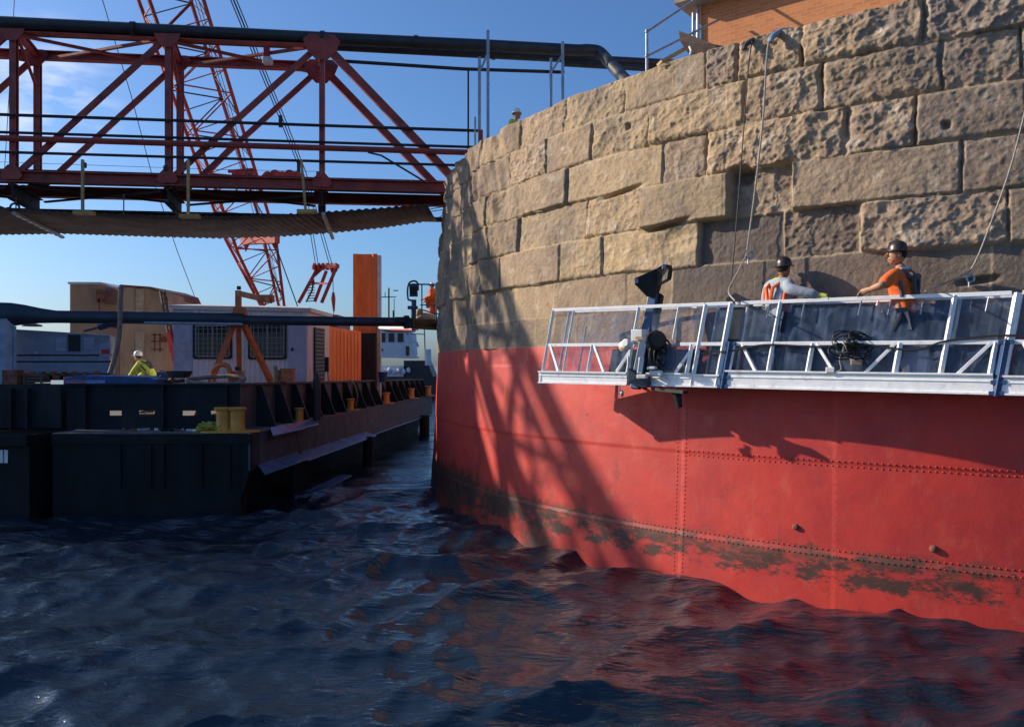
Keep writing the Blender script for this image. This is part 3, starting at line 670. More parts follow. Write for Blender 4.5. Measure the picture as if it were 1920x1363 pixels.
for (x,y,w,h) in ((1204,706,.16,.07),(1230,700,.2,.09),(1222,690,.14,.05)):
    b = MB(); b.box(P(x,y,Dh_-.2),(w,.1,h),-.5).build('white_fitting', M['white'], plat, bevel=.015)
b = MB(); b.lathe(P(1163,738,Dh_+.1),[(.04,0),(.05,.01),(.05,.04),(.04,.05)],14,axis=(1,0,0)); b.beam(P(1162,722,Dh_+.1),P(1162,738,Dh_+.1),.02,.05).build('castor_wheel', M['galv'], plat, True)
b = MB(); b.tube([P(1262,730,12.6),P(1270,742,12.6),P(1274,764,12.6)],[.05,.07,.045],10); b.beam(P(1225,729,12.9),P(1285,735,12.4),.12,.05); b.build('lower_roller', M['black'], plat, True)
# hoses on the mid rail, tangle of cable
b = MB(); b.tube(curve([F_(1300,MID-.08,-.05),F_(1350,MID-.12,-.05),F_(1420,MID-.02,-.05),F_(1520,MID-.05,-.05),F_(1600,MID-.02,-.05),F_(1700,MID-.10,-.06),F_(1760,MID+.02,-.06),F_(1873,MID+.08,-.07),F_(1950,MID,-.05)],8), .014, 6)
b.tube(curve([F_(1304,MID-.14,-.04),F_(1330,MID-.16,-.04),F_(1360,MID-.11,-.05),F_(1385,MID-.03,-.05)],8), .009, 6).build('hose', M['black'], plat, True)
b = MB()
for k in range(16):
    c = F_(1578+rr_.uniform(-16,20), MID-.03+rr_.uniform(-.10,.10), -.08); r = rr_.uniform(.07,.2); t = rr_.uniform(-.4,.4)
    b.tube([c+Vector((math.cos(a)*r, math.sin(a)*.05, math.sin(a)*r*.6+t*.1*math.cos(a))) for a in np.linspace(0,2*math.pi,17)], .009, 5, cap=False)
b.build('cable_tangle', M['black'], plat, True)
b = MB(); b.tube(curve([F_(1570,MID,-.08),F_(1566,.45,-.1),F_(1572,.3,-.1),F_(1556,.26,-.09)],8), .008, 5); b.tube(curve([F_(1570,MID,-.08),F_(1580,.5,-.1),F_(1590,.42,-.1)],6), .006, 5)
b.build('electric_cord', M['rope'], plat, True)
b = MB(); b.box(F_(1598,.40,-.1),(.15,.07,.09),-.4).build('wooden_tag', mat('brown_plug_box',(.34,.24,.18),None,9,.7), plat, bevel=.015)
b = MB(); b.box(F_(1552,.29,-.08),(.12,.07,.08),-.5).build('socket_box', M['white'], plat, bevel=.012)
b = MB(); b.box(F_(1700,.42,.3),(.34,.25,.5),-.5).build('tool_tub', mat('grey_lilac_tub',(.36,.36,.46),(.3,.3,.4),5,.6), plat, bevel=.03)

# ------------------------------------------------------------------ people
def skin_mesh(nodes, edges, root=0, sub=2):
    me = bpy.data.meshes.new('tmp'); me.from_pydata([n[0] for n in nodes], edges, []); o = bpy.data.objects.new('tmp', me); C.objects.link(o)
    o.modifiers.new('s','SKIN'); sk = me.skin_vertices[0] if me.skin_vertices else None
    if sk is None:
        bm = bmesh.new(); bm.from_mesh(me); bm.verts.layers.skin.verify(); bm.to_mesh(me); bm.free(); sk = me.skin_vertices[0]
    for i,n in enumerate(nodes):
        r = n[1]; sk.data[i].radius = (r,r) if not isinstance(r,tuple) else r; sk.data[i].use_root = (i == root)
    s = o.modifiers.new('u','SUBSURF'); s.levels = sub; s.render_levels = sub
    dg = bpy.context.evaluated_depsgraph_get(); dg.update(); out = bpy.data.meshes.new_from_object(o.evaluated_get(dg))
    bpy.data.objects.remove(o); return out
def person(label, loc, face, J, shirt, trouser, hat=None, sleeve='long', vest=None, hand='skin', cat='person', scale=1, strips=None, harness=None, full_brim=True, headdir=None):
    """J: joints in the person's own frame (x right, y forward, z up from the feet)"""
    fx = math.atan2(face[1],face[0])-math.pi/2; R = Matrix.Rotation(fx,3,'Z'); loc = Vector(loc)
    T = lambda p: loc+R@(Vector(p)*scale)
    t = thing('person', label, cat, loc)
    D0 = dict(pel=(0,0,.95), sp=(0,.0,1.15), ch=(0,.0,1.38), nk=(0,.01,1.51), hb=(0,.03,1.575),
              ls=(-.18,0,1.44), le=(-.24,-.02,1.15), lw=(-.24,.1,.92), rs=(.18,0,1.44), re=(.24,-.02,1.15), rw=(.24,.1,.92),
              lh=(-.09,0,.92), lk=(-.11,.03,.50), la=(-.12,0,.08), lt=(-.13,.2,.03), rh=(.09,0,.92), rk=(.11,.03,.50), ra=(.12,0,.08), rt=(.13,.2,.03))
    D0.update(J); q = {k:T(v) for k,v in D0.items()}
    def grow(keys, edges, g=0, root='pel'):
        rad = dict(pel=.14,sp=.145,ch=.17,nk=.068,hb=.065,ls=.078,le=.060,lw=.040,rs=.082,re=.060,rw=.040,lh=.09,lk=.06,la=.04,lt=.035,rh=.085,rk=.06,ra=.04,rt=.035)
        nodes = [(q[k], (rad[k]*1.15+g, rad[k]*.9+g) if k in ('pel','sp','ch') else rad[k]+g) for k in keys]
        return skin_mesh(nodes, [(keys.index(a),keys.index(c)) for a,c in edges], keys.index(root))
    ks = list(D0); body = grow(ks, [('pel','sp'),('sp','ch'),('ch','nk'),('nk','hb'),('ch','ls'),('ls','le'),('le','lw'),('ch','rs'),('rs','re'),('re','rw'),
        ('pel','lh'),('lh','lk'),('lk','la'),('la','lt'),('pel','rh'),('rh','rk'),('rk','ra'),('ra','rt')])
    b = MB(); b.mesh(body)
    # head with face
    hdir = Vector(headdir) if headdir else Vector((0,1,0)); hz = math.atan2(hdir.y,hdir.x)-math.pi/2
    Rh = R@Matrix.Rotation(hz,3,'Z'); hc = T(D0['hb'])+Rh@Vector((0,.02,.10))*scale
    s_ = scale; h = lambda x,y,z: hc+Rh@Vector((x,y,z))*s_
    b.ball(hc, (.078*s_,.096*s_,.118*s_), 16, R=Rh); b.ball(h(0,.035,-.06), (.052*s_,.06*s_,.06*s_), 12, R=Rh)
    b.tube([h(0,.085,.03),h(0,.118,-.012),h(0,.09,-.025)], [.010*s_,.016*s_,.010*s_], 8)
    for sx in (-1,1): b.ball(h(.08*sx,-.005,-.005), (.012*s_,.022*s_,.034*s_), 8, R=Rh)
    b.tube([h(-.025,.088,-.058),h(0,.098,-.06),h(.025,.088,-.058)], .008*s_, 6)
    # hands
    hb_ = MB()
    for w_,e_,sg in (('lw','le',-1),('rw','re',1)):
        d = (q[w_]-q[e_]).normalized(); side = d.cross(Vector((0,0,1))); side = side.normalized() if side.length > .1 else (R@Vector((1,0,0)))
        nrm = side.cross(d); pc = q[w_]+d*.05*s_
        hb_.tube([q[w_]-d*.02*s_, pc, q[w_]+d*.095*s_], [.026*s_,.036*s_,.034*s_], 8)
        for k,(o_,l_) in enumerate(((-.03,.062),(-.01,.075),(.01,.070),(.03,.055))):
            a = q[w_]+d*.085*s_+side*o_*s_; hb_.tube([a, a+d*l_*.5*s_-nrm*.006*s_, a+d*l_*.85*s_-nrm*.022*s_, a+d*l_*s_-nrm*.04*s_], [.010*s_,.0095*s_,.009*s_,.007*s_], 6)
        a = pc+side*.03*s_*-sg; hb_.tube([a, a+side*.022*s_*-sg+d*.02*s_, a+side*.03*s_*-sg+d*.048*s_-nrm*.012*s_], [.012*s_,.011*s_,.008*s_], 6)
    if hand == 'skin': b.v, b.f, b.m = b.v+hb_.v, b.f+[tuple(i+len(b.v) for i in f) for f in hb_.f], b.m+hb_.m
    bo = b.build('body', M['skin'], t, True)
    if hand != 'skin':
        n2 = len(hb_.v)//2; 
        for lo_,hi_ in ((0,n2),(n2,2*n2)):
            g_ = MB(); g_.v = hb_.v[lo_:hi_]; fi = [k for k,f in enumerate(hb_.f) if lo_ <= f[0] < hi_]; g_.f = [tuple(i-lo_ for i in hb_.f[k]) for k in fi]; g_.m = [0]*len(fi); g_.build('glove', M[hand], t, True)
    ob = MB(); ob.ball(h(0,-.022,.022), (.083*s_,.092*s_,.105*s_), 14, R=Rh).build('hair', M['hair'], t, True)
    # clothing
    ek = ['pel','sp','ch','nk','ls','le','rs','re','lh','rh']; ee = [('pel','lh'),('pel','rh'),('pel','sp'),('sp','ch'),('ch','nk'),('ch','ls'),('ls','le'),('ch','rs'),('rs','re')]
    if sleeve == 'long': ek += ['lw','rw']; ee += [('le','lw'),('re','rw')]
    sm = grow(ek, ee, .028); bb = MB(); bb.mesh(sm).build('shirt', M[shirt], t, True)
    sm = grow(['pel','lh','lk','la','rh','rk','ra'], [('pel','lh'),('lh','lk'),('lk','la'),('pel','rh'),('rh','rk'),('rk','ra')], .03); bb = MB(); bb.mesh(sm).build('trousers', M[trouser], t, True)
    bb = MB()
    for sx in ('l','r'): bb.tube([q[sx+'a']-Vector((0,0,.02))*s_, (q[sx+'a']+q[sx+'t'])/2, q[sx+'t']], [.062*s_,.055*s_,.042*s_], 8)
    bb.build('boots', M['black'], t, True)
    if vest:
        sm = grow(['pel','sp','ch','nk'], [('pel','sp'),('sp','ch'),('ch','nk')], .034, 'pel'); bb = MB(); bb.mesh(sm).build('vest', M[vest], t, True)
    up = (q['nk']-q['sp']).normalized(); rt = (q['rs']-q['ls']).normalized(); fw = up.cross(rt); fw = -fw if fw.dot(R@Vector((0,1,0))) < 0 else fw
    if harness:
        hs, hm = harness; bb = MB(); n0 = q['nk']; c0 = q['ch']; s0 = q['sp']; dd = .175*s_
        for sg in (-1,1):
            bb.tube([c0+rt*sg*.11*s_+fw*dd*.7-up*.1*s_, n0+rt*sg*.10*s_+fw*.06*s_-up*.035*s_, n0+rt*sg*.10*s_-fw*.07*s_-up*.05*s_, c0+rt*sg*.055*s_-fw*(dd-.015)-up*.03*s_, s0-fw*(dd-.03)+rt*sg*.02*s_], .024*s_, 6)
            bb.tube([c0+rt*sg*.185*s_-fw*.06*s_, s0+rt*sg*.165*s_-fw*.06*s_], .024*s_, 6)
        if hs == 'yoke': bb.tube([c0-fw*(dd-.04)+up*.03*s_-rt*.10*s_, c0-fw*(dd-.03)+up*.0*s_, c0-fw*(dd-.04)+up*.03*s_+rt*.10*s_], [.035*s_,.05*s_,.035*s_], 8)
        bb.build('harness', M[hm], t, True)
    if strips:
        bb = MB(); n0 = q['nk']
        bb.tube([n0+rt*-.13*s_-fw*.05*s_-up*.03*s_, n0-fw*.10*s_-up*.02*s_, n0+rt*.13*s_-fw*.05*s_-up*.03*s_], .02*s_, 6)
        bb.build('reflective_strip', M[strips], t, True)
    if hat:
        bb = MB(); br_ = .145 if full_brim else .112
        axis_ = (Rh@Vector((0,-.06,1))).normalized(); c = h(0,-.005,.03)
        bb.lathe(c, [(br_*s_,-.004*s_),(br_*s_,.004*s_),(.112*s_,.014*s_),(.110*s_,.05*s_),(.098*s_,.09*s_),(.07*s_,.118*s_),(.03*s_,.132*s_),(.004,.134*s_)], 20, axis=axis_, sx=.95, sy=1.1)
        bb.tube([c+Rh@Vector((0,.09,.095))*s_, c+Rh@Vector((0,.0,.137))*s_, c+Rh@Vector((0,-.09,.09))*s_], .012*s_, 6)
        if not full_brim: bb.prism([c+Rh@Vector(v)*s_ for v in ((-.08,.09,0),(.08,.09,0),(.06,.165,-.012),(-.06,.165,-.012))], Rh@Vector((0,0,.008)))
        bb.build('hard_hat', M[hat], t, True)
    return t
# right-hand worker: back to us, looking left along the wall, left forearm on the rail
zf = -.30-.04+.12
w2 = F_(1692,0,.42); w2 = Vector((5.41,11.05,zf))
def toLocal(world, loc, face, scale):
    fx = math.atan2(face[1],face[0])-math.pi/2; return tuple((Matrix.Rotation(-fx,3,'Z')@(Vector(world)-Vector(loc)))/scale)
fc = (-.62,.78); sc2 = 1.2
lw = toLocal(P(1630,543,10.88), w2, fc, sc2); le = toLocal(P(1655,534,10.70), w2, fc, sc2)
person('worker in orange short-sleeved shirt, dark brimmed hard hat and grey harness on the platform', w2, fc,
       dict(pel=(0,-.02,.76), sp=(0,0,.96), ch=(0,.02,1.17), nk=(0,.03,1.31), hb=(0,.06,1.37), lw=lw, le=le, ls=(-.18,.02,1.215), rs=(.18,.02,1.215), rw=(.20,.25,.86), re=(.25,.0,.95),
            lh=(-.09,0,.73), rh=(.09,0,.73), lk=(-.11,.16,.40), rk=(.11,.16,.40)), 'vest_o', 'jeans', 'hatdark', 'short', harness=('yoke','greyvest'), strips='cyan_s', scale=sc2, headdir=(-.75,.7,0))
w1 = Vector((4.02,12.07,zf)); fc1 = (.8,.6)
rw = toLocal(F_(1503,TOP+.075,.0), w1, fc1, 1.13); re = toLocal(P(1476,541,11.75), w1, fc1, 1.13)
person('worker in pale grey long sleeves with orange straps, gloved hand on the platform rail', w1, fc1,
       dict(pel=(0,-.06,.80), sp=(0,-.04,1.0), ch=(0,.0,1.21), nk=(0,.06,1.345), hb=(0,.10,1.40), rw=rw, re=re, rs=(.17,-.02,1.25), ls=(-.17,.03,1.25), lw=(-.15,.28,.92), le=(-.25,.06,1.0),
            lh=(-.09,-.04,.78), rh=(.09,-.04,.78), lk=(-.11,.12,.42), rk=(.11,.12,.42)), 'grey_f', 'jeans', 'hatdark', 'long', harness=('strap','vest_o'), strips='vest_y', hand='glove', scale=1.13)
# one more up on the crib, seen over the rim
person('worker whose white hard hat just shows above the rim of the stone tower', (P(966,300,22)+Vector((0,0,5.12-P(966,300,22).z))), (.8,-.4), {}, 'vest_y', 'jeans', 'hatwhite', 'long', vest='vest_o', scale=1.06)

# ------------------------------------------------------------------ truss bridge
BA = Vector((-14.08,22.0,0)); BB = Vector((-1.79,23.4,0)); bd = (BB-BA).normalized(); bn = Vector((-bd.y,bd.x,0)); WB = 1.9
def bx(x, z, side=0, dz=0):                   # a point on the near (0) or far (1) truss line at world x
    s = (x-BA.x)/bd.x; p = BA+bd*s+bn*WB*side; p.x -= .25*side; p.z = z; return p
ZT, ZB = 9.28, 5.2
bridge = thing('truss_bridge', 'rust-red steel truss footbridge reaching the stone tower', 'bridge', bx(-14,ZB))
nodes = [-30.1,-26.0,-21.9,-17.8,-13.72,-9.65,-5.45]; XE = -1.55
def laced(a, b_, w, h, m='truss', parent=bridge, name='member'):
    q = MB(); return q.ibeam(a, b_, w, h, .035).build(name, M[m], parent)
for sd_ in (0,1):
    laced(bx(-31,ZT,sd_), bx(nodes[-1]+.1,ZT,sd_), .24, .25, name='top_chord')
    laced(bx(-31,ZB,sd_), bx(XE+.3,ZB,sd_), .28, .32, name='bottom_chord')
    q = MB(); q.beam(bx(nodes[-1],ZT,sd_), bx(XE,ZB+.1,sd_), .22, .22).build('end_post', M['truss'], bridge)
    for i,x in enumerate(nodes):
        if x == nodes[-1]:
            q = MB(); q.beam(bx(x,ZT,sd_), bx(x,ZB,sd_), .13, .15).build('vertical', M['truss'], bridge)
        else: laced(bx(x,ZT,sd_), bx(x,ZB,sd_), .17, .17, name='vertical')
        if i: 
            q = MB(); q.beam(bx(x,ZT,sd_), bx(nodes[i-1],ZB,sd_), .10, .15).build('diagonal', M['truss'], bridge)
        for zz,r in ((ZT,.40),(ZB,.32)):
            g = MB(); sgn = -1 if zz == ZT else 1; rr = r*1.45 if (x == nodes[-1] and zz == ZT) else r
            c = bx(x,zz,sd_)-bn*(.16 if sd_ == 0 else .16)
            pl = [(-.9*rr,0),(-.7*rr,sgn*.5*rr),(-.28*rr,sgn*.95*rr),(.28*rr,sgn*.95*rr),(.7*rr,sgn*.5*rr),(.9*rr,0),(.6*rr,-sgn*.3*rr),(-.6*rr,-sgn*.3*rr)]
            g.prism([c+bd*u+Vector((0,0,v)) for u,v in pl], bn*.025); g.build('gusset_plate', M['truss'], bridge)
for i,x in enumerate(nodes):
    q = MB(); q.ibeam(bx(x,ZT+.0,0)+bn*.16, bx(x,ZT+.0,1)-bn*.16, .16, .22, .03).build('cross_strut', M['truss'], bridge)
    q = MB(); q.ibeam(bx(x,ZB-.42,0)-bn*.1, bx(x,ZB-.42,1)+bn*.1, .22, .42, .03).build('floor_beam', M['truss_dark'], bridge)
    if i < len(nodes)-1:
        x2 = nodes[i+1]
        for a,c in (((x,0),(x2,1)),((x,1),(x2,0))):
            q = MB(); z_ = ZT-.12 if a[1] else ZT-.19
            q.beam(bx(a[0]+.2,z_,a[1]), bx(c[0]-.2,z_,c[1]), .10, .07).build('lateral_brace', M['truss'], bridge)
            q = MB(); q.beam(bx(a[0]+.2,ZB-.24-.06*a[1],a[1]), bx(c[0]-.2,ZB-.24-.06*a[1],c[1]), .09, .05).build('lateral_brace', M['truss_dark'], bridge)
for x in nodes: # knee braces to the far truss
    q = MB(); q.beam(bx(x,ZT-.2,0)+bn*.25, bx(x,ZT-.95,1)-bn*.12, .07, .07).build('knee_brace', M['truss'], bridge)
q = MB(); q.ibeam(bx(-31,ZB-.5,1)+bn*.45, bx(XE,ZB-.5,1)+bn*.45, .12, .14, .02).build('stringer', M['truss_dark'], bridge)
q = MB(); a,c = bx(-31,ZB+.22,0), bx(XE+.2,ZB+.18,0); a2,c2 = bx(-31,ZB+.22,1), bx(XE+.2,ZB+.18,1)
q.prism([a+bn*.15,c+bn*.15,c2-bn*.15,a2-bn*.15], (0,0,.06)).build('walkway_deck', M['truss_dark'], bridge)
for z_,r_,m_ in ((6.86,.045,'truss_dark'),(6.38,.04,'truss_dark'),(6.22,.085,'truss'),(5.84,.04,'truss_dark')):
    q = MB(); q.tube([bx(-31,z_,0)-bn*.19, bx(XE+.6,z_-.02,0)-bn*.19], r_, 8).build('side_rail', M[m_], bridge, True)
q = MB(); e0 = bx(XE+.62,6.86,0)-bn*.19
q.beam(e0, e0-Vector((0,0,.85)), .12, .12).build('rail_end_post', M['truss'], bridge)
q = MB(); q.tube([P(690,286,22.6),P(715,292,22.6),P(800,343,23.0)], .028, 6).build('conduit', M['pipe'], bridge, True)
for i,x in enumerate(nodes[3:6]):
    q = MB(); q.beam(bx(x,ZT,0)-bn*.02, bx(x-1.0 if 0 else x,ZT,0)-bn*.02, .1, .1)
lamp = thing('bridge_lamp', 'white box floodlight hanging under the bridge top bracing', 'lamp', P(502,108,23.4))
q = MB(); q.box(P(502,115,23.4),(.26,.22,.19)).build('lamp_housing', M['white'], lamp, bevel=.02)
q = MB(); q.beam(P(500,88,23.4),P(501,108,23.4),.16,.12).build('bracket', M['truss'], lamp)
q = MB(); q.box(P(158,310,22),(.09,.1,.14)).build('junction_box', M['truss_dark'], bridge)
q = MB(); q.box(P(311,316,21.9),(.1,.1,.14)).build('junction_box', M['truss_dark'], bridge)
q = MB(); q.box(P(598,328,22.4),(.13,.1,.16)).build('junction_box', M['red'], bridge)
# pipelines on top of the bridge
def pline(name, pts, r, label, m='pipe', flanges=()):
    t = thing(name, label, 'pipe', pts[0]); q = MB(); q.tube(pts, r, 14).build('pipe_run', M[m], t, True)
    for f in flanges: q = MB(); d = (pts[1]-pts[0]).normalized(); q.tube([f-d*.06,f+d*.06], r*1.18, 14).build('coupling', M[m], t, True)
    return t
Lx = lambda px, y, D: P(px, y, D)
pl0 = P(0,40,21.9)+Vector((-16,-1.8,0)); 
pts = [pl0, P(0,43,21.9), P(605,72,23.0), P(915,86,23.75), P(1085,95,24.2)]+curve([P(1100,94,24.2),P(1122,97,24.3),P(1136,110,24.0)],5)+[P(1172,150,22.5),P(1185,165,22)]
pline('pipeline', pts, .17, 'thick dark pipe along the bridge top that bends down behind the tower rim', flanges=[P(250,55,22.3),P(605,72,23.0),P(780,80,23.4)])
pline('pipeline', [P(0,62,22.6)+Vector((-16,-1.8,0)),P(0,58,22.6),P(605,86,23.6),P(930,103,24.4),P(1240,119,25.4),P(1330,124,25.7)], .13, 'second dark pipe running beneath the thick one and on behind the rim', flanges=[P(925,103,24.4)])
pline('pipeline', [P(1056,120,24.6),P(1240,131,25.2),P(1300,134,25.4)], .085, 'short lowest dark pipe behind the rim starting at the second stand', flanges=[])
pline('pipeline', [P(640,115,23.2),P(870,130,23.8),P(1058,136,24.2)], .05, 'thin reddish-brown pipe hung below the dark pipes', 'truss_dark')
for (x1,y1,x2,y2,D,lb) in ((899,108,915,58,23.3,'nearer-left galvanised pipe stand of two posts joined by a slanted brace'),(1033,110,1055,79,23.9,'second galvanised pipe stand, right of the taller one')):
    t = thing('pipe_stand', lb, 'pipe stand', P(x1,340,D), group='galvanised stands under the pipelines')
    for x,y,dd in ((x1,y1,0),(x2,y2,-.15)):
        a = P(x,y,D+dd); q = MB(); q.beam(Vector((a.x,a.y,5.1)), a, .085, .085).build('post', M['galv'], t)
    q = MB(); q.beam(P(x1+3,y1+22,D-.05),P(x2-2,y1-4,D-.1),.05,.05).build('brace', M['galv'], t)
q = MB(); a = P(878,133,23.6); q.beam(Vector((a.x,a.y,5.1)), a, .05,.05).build('thin_post', M['truss_dark'], label='thin dark post under the reddish-brown pipe left of the stands', cat='post')
q = MB(); a = P(891,220,23); q.beam(Vector((a.x,a.y,5.1)), a, .05,.07).build('timber_stake', M['newwood'], label='short timber stake at the rim by the bridge end', cat='stake')
for x_,k_ in ((880,0),(888,1)): pass
# hanging catwalk beneath the bridge
cat_ = thing('hanging_walkway', 'sagging corrugated catwalk slung on yellow hangers beneath the bridge', 'catwalk', P(400,420,23.5))
kp = [(-190,388,436),(0,388,440),(60,396,439),(120,398,438),(300,405,444),(420,407,447),(520,403,444),(620,397,437),(720,390,427),(800,383,415)]
kx = [k[0] for k in kp]; n_c = 760
b = MB(); vs = []; DN, DF = 21.4, 25.4
for i in range(n_c+1):
    px = -190+990*i/n_c; yn = np.interp(px, kx, [k[1] for k in kp]); yf = np.interp(px, kx, [k[2] for k in kp])
    dn = DN+.0012*px; a = P(px, yn, dn); f_ = P(CX+(px-CX)*dn/DF, 0, DF); f_.z = (HY-yf)/FX*DF
    # far edge keeps the near edge's own x so the ribs run square across
    f_.z = (HY-np.interp(CX+(px-CX)*dn/DF, kx, [k[2] for k in kp]))/FX*DF
    w_ = .020*math.sin(a.x*2*math.pi/.205)
    for s_ in range(7):
        p = a.lerp(f_, s_/6); p.z += w_-.03*math.sin(s_/6*math.pi); vs.append(p)
b.add(vs, [(i*7+s_, i*7+s_+1, (i+1)*7+s_+1, (i+1)*7+s_) for i in range(n_c) for s_ in range(6)])
cw = b.build('corrugated_deck', M['catwalk'], cat_, True); md = cw.modifiers.new('thick','SOLIDIFY'); md.thickness = .012; md.offset = 0
for (x0,y0,d0,x1,y1,d1) in ((25,394,21.35,118,441,25),(606,396,21.9,624,443,25)):
    q = MB(); a = P(x0,y0,d0)-Vector((0,0,.07)); c = P(x1,y1,d1)-Vector((0,0,.07)); q.beam(a,c,.10,.06,1)
    for k in range(9): 
        s = a.lerp(c,(k+.5)/9); e = a.lerp(c,(k+.92)/9); q.beam(s-Vector((0,0,.04)), e-Vector((0,0,.04)), .07,.02)
    q.build('cross_bar', [M['white'],M['galv']], cat_)
for (x,y0,y1,m_,r,pad_) in ((155,300,397,'yellowbar',.05,1),(353,300,403,'yellowbar',.05,1),(573,300,394,'yellowbar',.045,1),(232,365,402,'rust',.025,0),(30,370,392,'rust',.025,0)):
    xx = x-(5 if x == 573 else 0); q = MB(); q.beam(P(xx-(3 if x==573 else 0),y0,21.55), P(x,y1,21.35), r*1.3, r*1.3); hg = q.build('hanger', M[m_], cat_)
    if pad_: q = MB(); q.box(P(x+3,y1+3,21.3),(.5,.22,.09)).build('hanger_foot', M['yellowbar'], hg)
q = MB()
for dy in (0,4,8): q.tube([P(800,384+dy*1.2,22.3),P(838,379+dy,23.3)], .012, 5)
q.tube(curve([P(800,413,25.2),P(812,409,25),P(822,408,24.6),P(832,403,24)],4), .012, 5); q.tube([P(800,398,24),P(834,393,24)], .012,5)
q.build('tie_cable', M['cable'], cat_, True)
q = MB()
for z_ in (310,): q.tube([P(-60,302,21.5),P(400,318,21.6),P(600,322,22)], .006, 4)
q.tube([P(10,390,21.4),P(400,402,21.4)], .006, 4)
q.build('lifeline', M['cable'], cat_, True)
q = MB(); pts = [P(18,398,21.3),P(20,386,21.3),P(27,382,21.3),P(35,386,21.3),P(36,392,21.3)]; q.tube(curve(pts,5), .03, 6); q.build('shackle_loop', M['black'], cat_, True)

# ------------------------------------------------------------------ crawler crane
BZ = -1.57                                    # barge deck level
crane = thing('crawler_crane', 'tall red lattice-boom crane working from the barge behind the bridge', 'crane', P(560,720,44)*1.0)
f0 = P(516,590,41.5); f1 = P(320,0,30); ax = (f1-f0).normalized(); f2_ = f1+ax*9
def boomframe():
    u = ax.cross(Vector((0,1,0))).normalized(); 
    if u.x < 0: u = -u
    w = ax.cross(u).normalized(); a = math.radians(34); return u*math.cos(a)+w*math.sin(a), -u*math.sin(a)+w*math.cos(a)
bu, bw_ = boomframe(); LB = (f2_-f0).length
def bhalf(s): return .94*min(1, .42+s/5*.58)
cor = ((-1,-1),(1,-1),(1,1),(-1,1))
def bp(s, i): c = f0+ax*s; h = bhalf(s); return c+bu*cor[i%4][0]*h+bw_*cor[i%4][1]*h
for i in range(4):
    q = MB(); q.tube([bp(0,i),bp(5,i),bp(LB,i)], .075, 6).build('boom_chord', M['crane'], crane, True)
step = 1.0
for i in range(4):
    q = MB(); s = .3; fl = 0
    while s+step < LB:
        a,c = (i,i+1) if fl else (i+1,i); q.tube([bp(s,a),bp(s+step,c)], .032, 5); 
        if fl: q.tube([bp(s,i),bp(s,i+1)], .024, 5)
        s += step; fl ^= 1
    q.build('lacing', M['crane'] if i in (0,3) else M['crane_dark'], crane, True)  # dark copy on two faces paints the boom's shaded side
q = MB(); q.beam(P(456,452,38.2),P(520,449,36.9),.3,.36); q.prism([P(456,455,38.2),P(468,455,38.2),P(460,472,38.2)],(0,.1,0)); q.prism([P(508,455,37.2),P(521,455,37.2),P(518,474,37.2)],(0,.1,0)); q.build('boom_plate', M['crane'], crane)
q = MB(); 
for k in range(5): q.lathe(P(504+k*13.5,333-(k%2)*3,36),[(.25,-.15),(.25,.15)],12,axis=(.1,1,0))
q.beam(P(492,336,36),P(566,337,36),.2,.35); q.build('sheave_block', M['crane'], crane)
q = MB(); q.beam(P(428,322,36.4),P(478,318,36.4),.12,.12).beam(P(432,336,36.4),P(484,333,36.4),.14,.12)
for k in range(4): q.box(P(440+k*11,328,36.4),(.2,.2,.3))
q.build('boom_splice', M['crane'], crane)
# gantry
for (a,c,d) in (((594,506),(560,568),44),((630,503),(603,568),43),((612,508),(590,566),45)):
    q = MB(); q.beam(P(*a,d),P(*c,d),.17,.15).build('gantry_leg', M['crane'], crane)
q = MB(); q.beam(P(582,531,44.2),P(618,532,43.4),.1,.1).build('gantry_tie', M['crane'], crane)
q = MB(); q.beam(P(588,502,44),P(633,499,43.2),.3,.22); 
for k in range(6): q.lathe(P(590+k*8,500,43.6),[(.2,-.06),(.2,.06)],10,axis=(1,0,0))
q.prism([P(590,505,44),P(604,505,44),P(590,518,44)],(0,.2,0)); q.prism([P(618,504,43.5),P(633,504,43.5),P(624,518,43.5)],(0,.2,0)); q.build('gantry_head', M['crane'], crane)
q = MB(); q.tube([P(588,524,44.5),P(585,545,44.6),P(574,566,44.8)],.05,5)
for k in range(8): q.beam(P(577,530+k*5,45),P(590,529+k*5,45),.05,.05)
q.build('ladder', M['crane_dark'], crane)
def cab(name, pts, r, par=crane, m='cable'):
    q = MB(); return q.tube(pts, r, 5).build(name, M[m], par, True)
for dx in (0,5):
    cab('pendant_line', [P(424+dx,0-20,28),P(527+dx,230,34),P(562+dx,318,37),P(592+dx,498,44)], .022)
    cab('pendant_line', [P(430+dx,0-20,28),P(533+dx,232,34),P(568+dx,322,37),P(618+dx,498,44)], .022)
for x in (526,560):
    q = MB(); q.box(P(x,228 if x == 526 else 312,34 if x == 526 else 36.5),(.14,.1,.5)).build('pendant_link', M['crane_dark'], crane)
cab('hoist_line', [P(186,-20,30),P(246,180,32),P(288,340,34),P(332,470,36),P(372,575,40)], .016)
for dx in (0,8,14): cab('hoist_line', [P(352+dx,-20,29.5),P(412+dx,180,33),P(490+dx*.8,450,38),P(528,560,42)], .014)
cab('hoist_line', [P(520,470,38),P(560,580,43)], .03)
cab('guy_line', [P(28,-20,26),P(24,60,26),P(8,330,27)], .012)
cab('hook_line', [P(624,512,43),P(626,600,43)], .02)
q = MB(); q.tube([P(625,548,43),P(625,560,43),P(626,584,43)],[.06,.12,.05],8).build('hook_block', M['crane'], crane, True)
